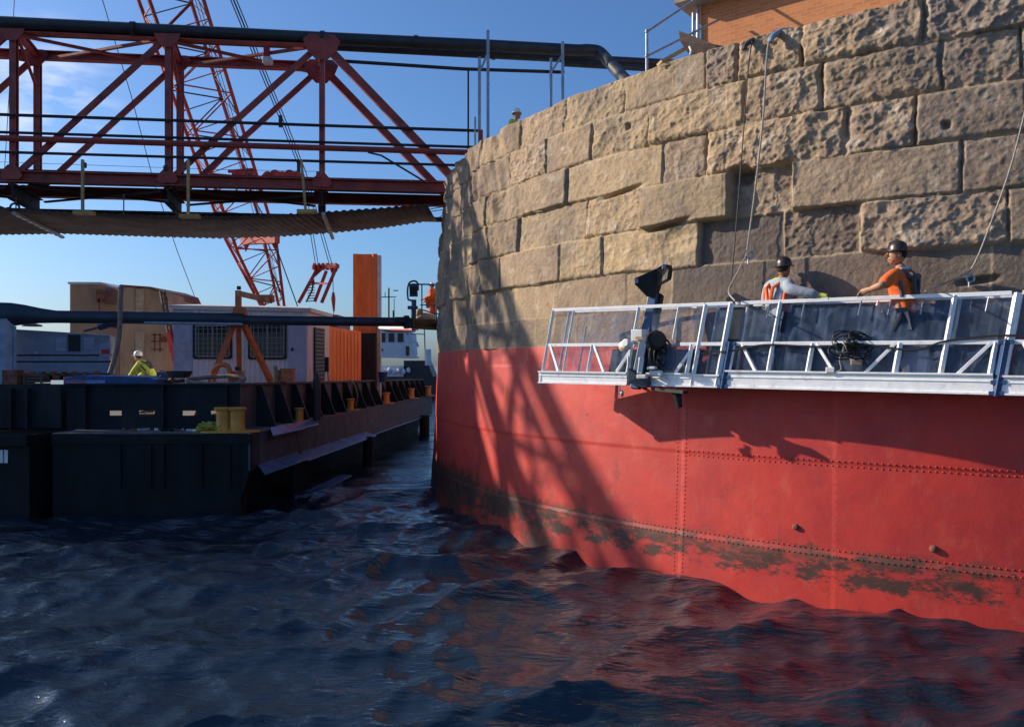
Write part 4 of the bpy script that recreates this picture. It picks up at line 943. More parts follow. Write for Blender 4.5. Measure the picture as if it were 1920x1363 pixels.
# crane body (mostly behind the trailer)
q = MB(); q.box(P(560,628,45.5),(5.2,3.4,2.1)); q.box(P(520,610,43.5),(1.5,1.8,2.0)); q.build('machinery_cab', M['crane'], crane, bevel=.05)
for dx in (-1.6,1.6):
    q = MB(); c = P(555,700,45.5); c.x += 0; c.y += dx; c.z = BZ+.5
    q.prism([c+Vector((x,-.4,z)) for x,z in ((-3,-.2),(-2.7,-.5),(2.7,-.5),(3,-.2),(3,.2),(2.7,.5),(-2.7,.5),(-3,.2))],(0,.8,0)); q.build('crawler_track', M['crane_dark'], crane)
q = MB(); q.lathe(P(555,700,45.5)*1.0+Vector((0,0,0)), [(1.2,-.6),(1.2,.6)], 20).build('turntable', M['crane_dark'], crane)

# ------------------------------------------------------------------ main barge
barge = thing('deck_barge', 'dark steel deck barge moored beside the tower with high bulwark and rusty side', 'barge', (-12,25,WZ))
fx_ = lambda px: (px-960)/1500*19.8
E0 = Vector((-6.1,18.7,0)); E1 = Vector((-4.36,43.6,0)); XL = -10.75
ed = (E1-E0).normalized(); en = Vector((ed.y,-ed.x,0))        # outward
def eg(s, off=0, z=0): p = E0+ed*s+en*off; p.z = z; return p
q = MB(); q.prism([Vector((XL,18.7,BZ-.02)),eg(0,0,BZ-.02),eg(25,0,BZ-.02),Vector((-40,43.6,BZ-.02)),Vector((-40,20.4,BZ-.02)),Vector((XL,20.4,BZ-.02))],(0,0,.02)).build('deck', M['deck'], barge)
# front hull: plate with vertical stiffeners, hull continuing under
q = MB(); q.box(((XL-6.35)/2,18.95,(BZ-.25-4.6)/2-.0),((-6.35-XL),.46,4.6+BZ-.25+.0))
q.box(((XL-6.1)/2,18.75,BZ-.135),((-6.1-XL),.16,.23))
for px in (225,282,306,377,430): 
    X_ = (px-960)/1500*18.7; q.box((X_,18.70,-2.35),(.05,.05,1.05))
q.prism([Vector((-6.4,18.72,BZ-.03)),Vector((-6.08,18.72,BZ-.03)),Vector((-6.08,18.72,-2.46)),Vector((-6.4,18.72,-2.46))],(0,.6,0))
q.build('front_hull', M['hull'], barge)
q = MB(); q.prism([eg(0,-.02,BZ-.03)+Vector((0,0,0)),eg(0,-.02,-2.45),eg(25,-.02,-2.72),eg(25,-.02,BZ-.03)], -en*.05).build('side_plating', M['sideplate'], barge)
q = MB(); q.prism([eg(.3,-.35,-2.2),eg(1.2,-1.3,-5),eg(25,-1.3,-5),eg(25,-.35,-2.2)], -en*.5); q.prism([eg(.01,-.02,-2.45),eg(.01,-.9,-5),eg(.01,-3,-5),eg(.01,-3,-2.45)],(0,.3,0)); q.build('raked_hull', M['hull'], barge)
q = MB(); q.prism([Vector((-40,20.4,-.475)),Vector((fx_(126),20.4,-.475)),Vector((fx_(126),20.4,-5)),Vector((-40,20.4,-5))],(0,.3,0)); q.box((XL+.05,19.8,-3.3),(.1,1.7,3.4)); q.build('recessed_hull_gap_fill', M['hull'], barge)  # dark hull panel added to fill the deeply shaded gap between barges
def _n(): pass
def shelf(s0, s1, z, w=.36, nm='rub_flange', o0=0, drop=.0):
    q = MB(); q.prism([eg(s0,o0,z),eg(s1,o0,z),eg(s1+.1,w,z-drop),eg(s0-.5,w,z-drop)],(0,0,.03)); return q.build(nm, M['bluerail'], barge)
shelf(.4,3.1,-2.38,.38,drop=.15); shelf(3.5,10.6,-2.42,.38,drop=.15)
shelf(10.8,24,-2.60,.10)
shelf(1.2,3.0,BZ+.01,.26,drop=.15); shelf(3.2,4.3,BZ+.01,.22,drop=.13)
q = MB(); q.tube([eg(2.9,.06,BZ),eg(3.2,.08,-2.4),eg(3.3,.1,-3.3)], .025, 6).build('hanging_chain', M['rust'], barge)
# bulwark
BW0 = Vector((-6.73,19.8,0)); BW1 = Vector((-4.82,43,0)); wd = (BW1-BW0).normalized(); wn = Vector((wd.y,-wd.x,0)); ZB0 = -.475
Xl2 = -13.0
q = MB()
def fx(px): return (px-960)/1500*19.8
def zy(y): return (HY-y)/1500*19.8
holes = [(205,228,770,779),(260,290,772,779),(342,369,772,777),(395,409,772,777),]
zs1, zs0 = zy(770), zy(779); xs_ = [fx(125)]+[v for h_ in holes for v in (fx(h_[0]),fx(h_[1]))]+[BW0.x]
q.prism([Vector((fx(125),19.8,BZ)),Vector((BW0.x,19.8,BZ)),Vector((BW0.x,19.8,zs0)),Vector((fx(125),19.8,zs0))],(0,.03,0))
q.prism([Vector((fx(125),19.8,zs1)),Vector((BW0.x,19.8,zs1)),Vector((BW0.x,19.8,ZB0)),Vector((fx(125),19.8,ZB0))],(0,.03,0))
for i in range(0,len(xs_),2): q.prism([Vector((xs_[i],19.8,zs0)),Vector((xs_[i+1],19.8,zs0)),Vector((xs_[i+1],19.8,zs1)),Vector((xs_[i],19.8,zs1))],(0,.03,0))
for px in (165,310,428): q.box((fx(px),19.72,(ZB0+BZ)/2),(.03,.16,ZB0-BZ-.01))
q.box(((fx(125)+BW0.x)/2,19.8,ZB0+.02),(BW0.x-fx(125),.16,.04))
q.build('front_bulwark', M['bulwark'], barge)
def wz(s): return ZB0-.28*s/23.3
def wp(s, off, z): p = BW0+wd*s+wn*off; p.z = z; return p
q = MB(); q.prism([wp(0,0,BZ),wp(23.3,0,BZ),wp(23.3,0,wz(23.3)),wp(0,0,wz(0))], -wn*.03)
q.prism([wp(0,.08,wz(0)),wp(23.3,.08,wz(23.3)),wp(23.3,-.1,wz(23.3)),wp(0,-.1,wz(0))],(0,0,.05))
q.build('side_bulwark', mat('grey_bulwark_panels',(.095,.10,.115),(.06,.065,.08),2.5,.7,dirt=(.04,.035,.035),dlo=.5,dhi=.7,streak=3), barge)
s_ = 1.0; 
while s_ < 23:
    q = MB(); z1 = wz(s_)-.02; q.prism([wp(s_,.004,z1),wp(s_,.14,z1),wp(s_,.52,BZ+.004),wp(s_,.004,BZ+.004)], wd*.09); q.build('bulwark_brace', M['bulwark'], barge); s_ += 1.28
# left barge with II marks
lb = thing('work_barge', 'second dark barge at the far left with two white draught strokes', 'barge', (-14,19,WZ))
XR = (55-960)/1500*18.4
q = MB(); q.box(((XR-30)/2,20.5,-3.1),(XR+30,4.2,3.0)); q.box(((XR-30)/2,18.36,BZ-.14),(XR+30,.14,.24)); q.build('hull', M['hull'], lb)
q = MB(); q.box(((XR-30)/2,19.7,-1.0),(XR+30,.06,1.05)); 
for px in (22,52): q.box(((px-960)/1500*19.6,19.6,-1.05),(.05,.15,1.0))
q.build('bulwark', M['bulwark'], lb)
for px in (3,12): q = MB(); q.box((( px-960)/1500*18.4,18.385,-2.08),(.085,.008,.30)).build('draught_mark', M['white'], lb)
# piles
for px,D,w_,lb_ in ((555,21.2,.38,'nearest dark fender pile under the barge corner'),(690,28.3,.36,'middle dark fender pile under the barge side'),(796,40.5,.5,'farthest dark fender pile at the barge end')):
    q = MB(); a = P(px,0,D); q.tube([(a.x-.02,a.y,-5),(a.x,a.y,-2.5)],[w_/2*1.05,w_/2],12); q.build('fender_pile', M['hull'], None, True, label=lb_, cat='pile', group='fender piles along the barge')
q = MB(); a = P(563,939,21.0); c = P(649,897,24.4); a.z = WZ+.07; c.z = WZ+.16; q.beam(a,c,.34,.05); q.beam(a+Vector((-.12,0,-.08)),c+Vector((-.12,0,-.08)),.05,.2)
q.build('floating_beam', M['bluerail'], label='broken blue-grey steel angle lying low in the water by the barge', cat='beam')
# bollards
def bollard(px, py, D, sc, label, double=False, m='yellow'):
    a = P(px,py,D); a.z = BZ+.002; t = thing('bollard', label, 'bollard', a, group='yellow mooring bollards on the barge edge')
    q = MB(); q.lathe(a,[(.33*sc,0),(.33*sc,.03*sc),(.2*sc,.04*sc)],20,sx=1.9 if double else 1.15); q.build('base_plate', M[m], t, True)
    for dx in ((-.13,.15) if double else (0,)):
        q = MB(); c = a+Vector((dx*sc,0,.04*sc)); q.lathe(c,[(.16*sc,0),(.15*sc,.06*sc),(.145*sc,.28*sc),(.15*sc,.40*sc),(.185*sc,.42*sc),(.19*sc,.455*sc),(.17*sc,.47*sc)],22); q.build('bollard_post', M[m], t, True)
    return t
bollard(431,812,19.0,1.15,'large double yellow bollard at the barge corner',True)
bollard(561,790,22.6,.75,'second yellow bollard from the corner, under the bulwark braces')
bollard(657,768,28.4,.8,'third yellow bollard along the barge side')
bollard(724,757,33.4,.9,'fourth yellow bollard, beside the blue bucket')
bollard(771,750,38.5,.95,'fifth yellow bollard near the far end of the barge')
bollard(803,746,42,1.0,'farthest and smallest yellow bollard by the red wall')
q = MB(); a = P(396,812,18.95); a.z = BZ
for k in range(60):
    c = a+Vector((random.uniform(-.28,.22),random.uniform(-.1,.25),random.uniform(.02,.2)*1)); r = random.uniform(.05,.12); u_ = random.uniform(0,6)
    q.tube([c+Vector((math.cos(t_+u_)*r,math.sin(t_)*r*.7,math.sin(t_+1)*.03)) for t_ in np.linspace(0,5,8)], .018, 5)
q.build('rope_heap', mat('yellow_green_rope',(.42,.40,.06),(.25,.25,.05),20,.9), None, True, label='heap of yellow-green mooring rope against the double bollard', cat='rope')
q = MB(); a = P(718,0,33); a.z = BZ+.9; q.lathe(a,[(.14,0),(.2,.4),(.21,.42)],14).build('bucket', M['blue'], None, True, label='light blue bucket hung among the far bulwark braces', cat='bucket')
for (px,py,w_,c_) in ((466,775,.12,'rust'),(478,775,.1,'white'),(493,775,.1,'white'),):
    pass
deb = thing('deck_debris', 'small scattered scrap lying on the barge deck before the front bulwark', 'scrap', P(270,800,19.3))
for k in range(14):
    px = random.choice([random.uniform(225,300),random.uniform(300,380)]); a = P(px,0,19.2+random.random()*.3); a.z = BZ+.03
    q = MB(); q.box(a,(random.uniform(.05,.2),.08,.05),random.random()*3).build('scrap_piece', random.choice([M['rust'],M['galv'],M['white'],M['hull']]), deb)

# ------------------------------------------------------------------ things on the barge
# white site trailer
tr = thing('site_trailer', 'white corrugated site trailer with barred windows behind the bulwark', 'trailer', P(460,700,24.5))
TA = P(325,0,24.2); TBc = P(577,0,25.4); TCc = P(617,0,28.2); z0, z1 = -1.35, 1.72
for v in (TA,TBc,TCc): v.z = 0
def clad(a, c, zlo, zhi, name, pitch=.15, m='trailer'):
    d = (c-a); Lc = d.length; d.normalize(); n = Vector((d.y,-d.x,0)); k = int(Lc/pitch); pts = []
    for i in range(k):
        s = i*pitch; pts += [(s,0),(s+pitch*.5,0),(s+pitch*.6,.022),(s+pitch*.9,.022)]
    pts.append((Lc,0)); b = MB(); vs = []
    for s,o in pts: p = a+d*s+n*o; vs += [p+Vector((0,0,zlo)),p+Vector((0,0,zhi))]
    b.add(vs, [(2*i,2*i+2,2*i+3,2*i+1) for i in range(len(pts)-1)]); return b.build(name, M[m], tr)
clad(TA+(TBc-TA)*.14, TBc, z0, z1, 'wall'); clad(TBc, TCc, z0, z1, 'wall')
q = MB(); q.prism([TA+Vector((0,0,z0)),TA+(TBc-TA)*.138+Vector((0,0,z0)),TA+(TBc-TA)*.138+Vector((0,0,z1)),TA+Vector((0,0,z1))],(0,.05,0)); q.build('plain_panel', mat('blue_shade_panel',(.52,.56,.70),None,3,.6), tr)  # bluish light on the white trailer strip is painted in as colour
bk = TA+(TCc-TBc)
q = MB(); q.add([bk+Vector((0,0,z0)),TCc+Vector((0,0,z0)),TCc+Vector((0,0,z1)),bk+Vector((0,0,z1)),TA+Vector((0,0,z0)),TA+Vector((0,0,z1))],[(0,1,2,3),(0,4,5,3)]).build('rear_wall', M['trailer'], tr)
q = MB(); ovh = Vector((0,-.12,0)); dv = (TBc-TA).normalized()
ra = [TA-dv*.1+ovh, TBc+dv*.12+ovh, TCc+dv*.12, bk-dv*.1]
q.prism([v+Vector((0,0,z1-.01)) for v in ra],(0,0,.12))
rc = [v+Vector((0,0,z1+.11)) for v in ra]; m1 = (rc[0]+rc[3])/2+dv*.3+Vector((0,0,.14)); m2 = (rc[1]+rc[2])/2-dv*.5+Vector((0,0,.14))
q.add([*rc,m1,m2],[(0,1,5,4),(1,2,5),(2,3,4,5),(3,0,4)]); q.build('roof', M['roofgrey'], tr)
tn = Vector((dv.y,-dv.x,0))
def onfront(px, y):
    t = (px-CX)/FX; s = (t*TA.y-TA.x)/(dv.x-t*dv.y); p = TA+dv*s; p.z = (HY-y)/FX*p.y; return p
def window(px0, px1, y0, y1, nm='window'):
    a,c = onfront(px0,y1),onfront(px1,y1); d0,d1 = onfront(px0,y0),onfront(px1,y0)
    q = MB(); pts = [a+tn*.03,c+tn*.03,d1+tn*.03,d0+tn*.03]
    for i in range(4): q.beam(pts[i],pts[(i+1)%4],.07,.07,up=tn)
    f = q.build(nm, M['black'], tr); q = MB(); q.add([p_-tn*.0 for p_ in pts],[(0,1,2,3)]).build('pane', M['glass'], f)
    q = MB()
    for k in range(1,8): q.beam(pts[0].lerp(pts[1],k/8)+tn*.05, pts[3].lerp(pts[2],k/8)+tn*.05, .02 if k != 4 else .05,.02)
    for k in range(1,7): q.beam(pts[0].lerp(pts[3],k/7)+tn*.05, pts[1].lerp(pts[2],k/7)+tn*.05, .015,.015)
    q2 = [p_+(((pts[0]+pts[2])/2-p_)*.1)+tn*.045 for p_ in pts]
    for i in range(4): q.beam(q2[i],q2[(i+1)%4],.04,.03,up=tn)
    q.build('grille', M['grille'], f)
window(364,433,608,671); window(467,535,605,672)
q = MB(); a,c,e_,g = onfront(540,722),onfront(574,722),onfront(574,608),onfront(540,608); q.prism([v+tn*.025 for v in (a,c,e_,g)], tn*.035); dr = q.build('door', mat('pale_blue_door',(.48,.52,.66),(.42,.46,.6),3,.6), tr)
q = MB(); q.box(onfront(548,655)+tn*.08,(.06,.06,.1)).build('handle', M['black'], dr)
sd2 = (TCc-TBc).normalized(); sn = Vector((sd2.y,-sd2.x,0)); Ls = (TCc-TBc).length
def onside(s, z): return TBc+sd2*(s*Ls)+Vector((0,0,z))
q = MB(); q.prism([onside(.22,-.5)+sn*.03,onside(.66,-.5)+sn*.03,onside(.66,1.25)+sn*.03,onside(.22,1.25)+sn*.03], sn*.05); f = q.build('window', M['black'], tr)
q = MB()
for k in range(1,14): z_ = -.5+1.75*k/14; q.beam(onside(.24,z_)+sn*.09,onside(.64,z_)+sn*.09,.02,.02)
q.build('grille', M['grille'], f)
q = MB(); q.box(onside(.75,.05)+sn*.08,(.15,.12,.5)); q.tube(curve([onside(.78,-.1)+sn*.1,onside(.78,-.6)+sn*.12,onside(.7,-1.2)+sn*.1],5),.02,5); q.build('meter_box', M['black'], tr)
# orange davit / A-frame that carries the pipe
dv_ = thing('pipe_davit', 'orange tripod davit with short jib standing before the trailer', 'davit', P(455,720,22.4))
ap = P(447,588,22.5)
for (x,y,D) in ((397,712,22.4),(511,722,24.0),(449,712,23.6)):
    q = MB(); c = P(x,y,D); c = ap+(c-ap)*((ap.z-BZ)/(ap.z-c.z)); q.beam(ap,c,.14,.14).build('leg', M['davit'], dv_)
q = MB(); q.beam(P(447,604,22.5),P(447,545,22.5),.14,.14).build('mast', M['davit'], dv_)
q = MB(); q.beam(P(446,550,22.5),P(508,564,22.0),.14,.15); q.box(P(500,560,22.1),(.38,.2,.2)); q.build('jib', M['davit'], dv_)
q = MB(); q.prism([P(438,575,22.4),P(457,575,22.4),P(462,592,22.4),P(434,592,22.4)],(0,.16,0)); q.build('head_plate', M['davit'], dv_)
q = MB(); q.box(P(448,540,22.5),(.09,.09,.1)).build('sheave', M['black'], dv_)
# long blue-grey pipe
dp = thing('discharge_pipe', 'long blue-grey pipe carried level across the barge to the tower', 'pipe', P(400,600,22))
q = MB(); pts = [P(18,720,20.8),P(18,640,20.8),P(18,604,20.8),P(24,592,20.85),P(40,588,20.9),P(70,591,20.95),P(100,594,21.0)]; rr = [.36,.36,.36,.34,.27,.19,.165]
q.tube([P(-60,592,20.6),P(-10,590,20.7),P(20,590,20.8),P(45,590,20.9),P(75,592,20.95),P(105,594,21.0),P(450,598.5,22.3)],[.32,.32,.31,.26,.20,.165,.165],18); q.build('left_run', M['bluepipe'], dp, True)
q = MB(); q.tube([P(440,600,22.27),P(765,604,23.85)],.135,16).build('right_run', M['bluepipe'], dp, True)
q = MB(); q.tube([P(0,600,20.7),P(4,650,20.7),P(4,720,20.7)],[.34,.30,.30],16); q.beam(P(28,612,20.7),P(28,700,20.7),.05,.05); q.build('drop_leg', mat('pale_blue_drop_leg',(.30,.40,.52),(.2,.27,.36),3,.4), dp, True)
q = MB(); q.tube([P(426,599.5,22.2),P(456,600,22.3)],.19,16); q.build('coupling', M['pipe'], dp, True)
q = MB(); q.tube([P(758,604,23.8),P(766,604,23.85)],.2,16); q.build('coupling', M['pipe'], dp, True)
q = MB(); q.tube([P(760,606,23.9),P(800,608,24.6),P(834,610,25.6)],[.15,.17,.17],14); q.box(P(752,600,23.7),(.3,.3,.16)); q.box(P(768,606,23.8),(.25,.35,.3)); q.build('end_fitting', M['black'], dp)
q = MB(); q.tube([P(270,605.5,21.4),P(455,608,22.1)],.04,8).build('strapped_conduit', M['galv'], dp, True)
# generator
gn = thing('generator', 'blue-grey containerised generator at the left end of the barge', 'generator', P(110,700,21.6))
GA = P(-6,0,21.2); GB = P(206,0,22.2); GA.z = GB.z = 0; gd = (GB-GA).normalized(); gnn = Vector((gd.y,-gd.x,0))
zt, zb_ = 1.0, -.22
q = MB(); bkv = -gnn*1.5
q.prism([GA+Vector((0,0,zb_)),GB+Vector((0,0,zb_)),GB+Vector((0,0,zt-.14)),GA+Vector((0,0,zt))], bkv); q.build('enclosure', M['gen'], gn, bevel=.03)
def ong(px, y, o=.012):
    t = (px-CX)/FX; s = (t*GA.y-GA.x)/(gd.x-t*gd.y); p = GA+gd*s; p.z = (HY-y)/FX*p.y; return p+gnn*o
for (x0_,x1_,y0_,y1_,m_,nm) in ((105,124,632,658,'genlight','notice_panel'),(128,151,628,659,'black','louvre_opening'),(158,176,633,655,'genlight','notice_panel'),(187,208,642,668,'genlight','notice_panel'),(190,205,655,664,'red','red_label'),(64,72,659,664,'genlight','small_sticker')):
    q = MB(); q.prism([ong(x0_,y1_),ong(x1_,y1_),ong(x1_,y0_),ong(x0_,y0_)], gnn*(.01 if nm != 'red_label' else .018)); q.build(nm, M[m_], gn)
q = MB()
for y_ in (666,678): q.beam(ong(30,y_,.006),ong(210,y_,.006),.02,.035)
q.beam(ong(28,612,.0),ong(28,697,.0),.04,.03); q.build('seam_strip', M['hull'], gn)
q = MB(); q.prism([GA-Vector((0,0,.28)),GB-Vector((0,0,.28)),GB-Vector((0,0,.22)),GA-Vector((0,0,.22))],bkv); q.build('skid', M['black'], gn)
fc_ = bpy.data.curves.new('number_text','FONT'); fc_.body = 'KS193'; fc_.size = .17; fc_.extrude = .004; fc_.space_character = 1.15
fo = bpy.data.objects.new('number_text', fc_); C.objects.link(fo); dg = bpy.context.evaluated_depsgraph_get(); dg.update(); tm = bpy.data.meshes.new_from_object(fo.evaluated_get(dg)); bpy.data.objects.remove(fo)
Rt = Matrix((gd, Vector((0,0,1)), gnn)).transposed(); q = MB(); o_ = ong(52,631,.012)
q.add([o_+Rt@v.co for v in tm.vertices],[tuple(p.vertices) for p in tm.polygons]).build('number_text', M['genlight'], gn)
q = MB(); q.beam(P(158,621,21.6),P(190,613,21.6),.08,.05); q.tube([P(186,614,21.6),P(206,608,21.6),P(222,610,21.8)],.09,8); q.build('exhaust', M['bluesteel'], gn)
q = MB(); q.lathe(P(60,612,22),[(.25,0),(.25,.04),(.05,.09)],16).build('top_hatch', M['pipe'], gn)
# rusty frame under the generator with bits
q = MB(); q.box(P(110,708,21.4),(3.2,1,.12)); q.box(P(20,712,20.6),(.5,.3,.5))
for k in range(9): q.box(P(20+k*20,704,21.0),(.07,.2,.2))
q.build('steel_skid_frame', M['rust'], label='rust-coloured skid frame beneath the generator', cat='frame')
# beige machinery houses
for (nm,x0_,x1_,y0_,y1_,D,dpx,lb_) in (('machinery_house',130,222,533,700,30,0,'tall beige machinery house, left of the pair behind the long pipe'),('machinery_house',224,308,535,706,29,0,'beige rust-streaked machinery house with a ladder, right of the pair')):
    t = thing('machinery_house', lb_, 'machinery house', P((x0_+x1_)/2,700,D), group='beige machinery houses behind the trailer')
    q = MB(); a,c = P(x0_,y1_,D),P(x1_,y1_,D+.4); zl = BZ
    if x0_ == 130:
        zt_ = P(0,530,D).z; outl = [(x0_,zt_),(x0_+55,zt_+.02),(x1_-12,zt_-.15),(x1_,zt_-.3)]
    else:
        zt_ = P(0,535,D).z; outl = [(x0_,zt_-.1),(x0_+8,zt_),(x1_-30,zt_-.05),(x1_-6,zt_-.22),(x1_,zt_-.5)]
    poly = [Vector((a.x,a.y,zl)),Vector((c.x,c.y,zl))]+[Vector(((x-960)/1500*D, a.y+(c.y-a.y)*(x-x0_)/(x1_-x0_), z)) for x,z in outl[::-1]]
    q.prism(poly,(0.15,2.5,0)); q.build('housing', M['beige'], t, bevel=.05)
    q = MB(); q.prism([v+Vector((-.03,-.05,.02)) for v in poly[2:]]+[v+Vector((-.03,-.05,-.06)) for v in poly[2:][::-1]],(.2,2.7,0)); q.build('roof_edge', M['roofgrey'] if x0_ == 130 else M['rust'], t)
    if x0_ == 130:
        q = MB(); q.box(P(188,555,D-.03),(.3,.05,.5)); q.box(P(186,585,D-.03),(.06,.05,1.0)); q.build('rusty_hatch', M['rust'], t)
        q = MB(); q.box(P(208,556,D+.2),(.36,.06,.55)).build('door', mat('dull_red_door',(.25,.12,.09),None,5,.7), t)
    else:
        q = MB(); q.box(P(262,570,D+.1),(.28,.06,1.1)); q.box(P(262,655,D+.1),(.3,.06,1.3)); q.build('door', mat('tan_door',(.5,.36,.24),None,5,.7), t)
        q = MB()
        for dx in (0,8): q.beam(P(300+dx,545,D-.3),P(322+dx,665,D-.6),.06,.06)
        for k in range(12): q.beam(P(301+k*1.9,551+k*9.8,D-.3-.025*k),P(309+k*1.9,551+k*9.8,D-.3-.025*k),.03,.03)
        q.build('ladder', M['crane_dark'], t)
        q = MB()
        for px in (290,300): q.beam(P(px,625,D-.2),P(px,660,D-.2),.05,.05)
        for y_ in (628,640,655): q.beam(P(284,y_,D-.2),P(306,y_,D-.2),.05,.05)
        q.lathe(P(307,636,D-.3),[(.12,0),(.12,.1)],12,axis=(0,1,0)); q.build('rail_frame', M['rust'], t)
        q = MB(); q.prism([P(310,625,D-.6),P(318,622,D-.6),P(330,680,D-.8),P(324,682,D-.8)],(0,.2,0)); q.build('red_arm', M['crane'], t)
# brown flexible hose
q = MB(); q.tube(curve([P(228,536,21.2),P(226,560,21.0),P(225,600,20.9),P(222,640,20.8),P(214,675,20.7),P(206,700,20.6)],6), .06, 8).build('hose', mat('grey_brown_hose',(.22,.16,.13),None,8,.7), None, True, label='grey-brown hose looping down beside the generator', cat='hose')
q = MB(); q.box(P(208,707,20.8),(1.1,.8,.3)); 
bb_ = thing('blue_skip', 'long low blue skip with a striped sign on the barge behind the bulwark', 'skip', P(210,715,20.8))
q = MB(); q.prism([P(118,708,20.6),P(118,726,20.6),P(292,726,20.6),P(292,712,20.6),P(275,706,20.6),P(150,703,20.6)],(0,1.1,0)).build('tub', M['blue'], bb_, bevel=.03)
q = MB(); q.prism([P(122,712.5,20.585),P(122,720,20.585),P(160,720,20.585),P(160,712.5,20.585)],(0,-.01,0)).build('red_sign_panel', mat('muted_red_sign',(.35,.06,.08),(.3,.2,.3),30,.6), bb_)
q = MB(); q.prism([P(160.5,712.5,20.585),P(160.5,720,20.585),P(198,720,20.585),P(198,712.5,20.585)],(0,-.01,0)).build('pale_sign_panel', mat('pale_blue_sign',(.30,.38,.6),(.1,.15,.4),30,.6), bb_)
# yellow vest worker
wp_ = P(280,700,24.8); wp_.z = BZ+.12
q = MB(); q.box(wp_+Vector((0,0,-.06)),(1.1,.9,.11)).build('pallet', M['wood'], label='timber pallet under the worker in the yellow vest', cat='pallet')
person('worker in a bright yellow vest and white hard hat bending over by the machinery', wp_, (-.93,.36),
       dict(pel=(0,-.12,.90), sp=(0,.0,1.08), ch=(0,.16,1.24), nk=(0,.30,1.36), hb=(0,.38,1.40), ls=(-.18,.2,1.28), rs=(.18,.2,1.28), le=(-.2,.38,1.05), re=(.2,.38,1.05), lw=(-.15,.55,.95), rw=(.15,.55,.95), lh=(-.09,-.1,.88), rh=(.09,-.1,.88)),
       'vest_y', 'jeans', 'hatwhite', 'long', vest='vest_y', harness=('strap','greyvest'), full_brim=False, scale=1.16)
# ring hose, hoop, small junk, orange container, pile
q = MB(); c = P(405,717,20.6); q.tube([c+Vector((math.cos(a)*.72,math.sin(a)*.45,.09*math.sin(a)+.06+.02*math.sin(a*2))) for a in np.linspace(0,2*math.pi,41)], .055, 8)
q.build('hose_ring', mat('pale_brown_hose',(.30,.20,.15),(.12,.09,.08),8,.8), None, True, label='big ring of pale brown hose lying on the bulwark top', cat='hose')
q = MB()
for k in range(5): q.tube([P(335,706,21.2)+Vector((math.cos(a)*(.25+.02*k),math.sin(a)*.25,.03*k)) for a in np.linspace(0,2*math.pi,25)], .03, 6)
q.build('cable_reel', M['black'], None, True, label='coil of black cable left of the big hose ring', cat='cable coil')
q = MB(); q.tube(curve([P(402,716,21.4),P(398,700,21.4),P(408,687,21.4),P(420,684,21.4),P(430,692,21.4),P(431,716,21.4)],6), .07, 8)
q.build('orange_hoop', M['davit'], None, True, label='orange pipe hoop arching between the davit legs', cat='hoop')
q = MB(); q.box(P(445,706,21.6),(.3,.3,.3)); q.box(P(446,691,21.6),(.12,.12,.1),mi=1); q.build('orange_box', [M['davit'],M['black']], label='small orange box between the davit legs', cat='box')
for (x,y,w_,h_,m_,lb_) in ((516,706,.12,.5,'yellowbar','ochre post beside the davit foot'),(527,707,.15,.4,'rust','brown drum beside the trailer door'),(540,704,.3,.35,'davit','orange crate beside the trailer door')):
    a = P(x,y,22.6); q = MB()
    if 'drum' in lb_: q.lathe(a-Vector((0,0,h_/2)),[(w_,0),(w_,h_*.48),(w_*1.06,h_*.5),(w_,h_*.52),(w_,h_)],16)
    elif 'crate' in lb_:
        q.box(a,(w_,.3,h_)); q.box(a+Vector((0,0,h_/2)),(w_*1.15,.35,.06)); q.box(a+Vector((0,0,-h_*.1)),(w_*1.08,.33,.05))
    else: q.tube([a-Vector((0,0,h_/2)),a+Vector((0,0,h_/2))],w_/2,8); q.ball(a+Vector((0,0,h_/2)),w_*.6)
    q.build(('post' if 'post' in lb_ else 'drum' if 'drum' in lb_ else 'crate'), M[m_], None, label=lb_, cat=('post' if 'post' in lb_ else 'drum' if 'drum' in lb_ else 'crate'), bevel=0)
oc = thing('orange_container', 'plain orange steel container end right of the trailer', 'container', P(646,715,29))
a0,a1,a2 = P(617,0,28.6),P(677,0,31.2),P(705,0,31.0); 
q = MB(); z_t0, z_t1, zb2 = (HY-612)/1500*28.6, (HY-622)/1500*31.2, BZ+.35
for v in (a0,a1,a2): v.z = 0
q.prism([a0+Vector((0,0,zb2)),a1+Vector((0,0,zb2)),a1+Vector((0,0,z_t1)),a0+Vector((0,0,z_t0))],(-2.0,1.2,0)).build('side_panel', M['orange'], oc)
q = MB()
for k in range(1,9): p_ = a0.lerp(a1,k/9); q.beam(p_+Vector((.01,-.01,zb2+.05)),p_+Vector((.01,-.01,z_t1-.05)),.02,.012)
q.build('ribs', M['orange'], oc)
pi = thing('sheet_pile', 'tall orange steel sheet pile standing upright behind the container', 'sheet pile', P(686,720,33))
D = 33; q = MB(); X0,X1 = P(662,0,D).x,P(707,0,D).x; zt_ = P(0,476,D).z; zb3 = P(0,625,D).z
pr = [(0,0),(.16,0),(.24,.09),(.74,.09),(.84,0),(1,0)]; Wd = X1-X0
front = [Vector((X0+u*Wd,D+v,0)) for u,v in pr]; back = [p_+Vector((0,.05,0)) for p_ in front[::-1]]
q.prism([p_+Vector((0,0,BZ)) for p_ in front+back],(0,0,zt_-BZ)).build('web', M['orangepile'], pi)
q = MB(); q.box((X1+.08,D+.1,(zt_-.06+BZ)/2),(.13,.3,zt_-.06-BZ)).build('pale_edge', mat('pale_grey_edge',(.5,.52,.56),None,3,.5), pi)
q = MB(); q.box((X0+Wd*.68,D-.2,(BZ+zb3)/2),(Wd*.62,.15,zb3-BZ)).build('dark_opening', M['black'], oc)
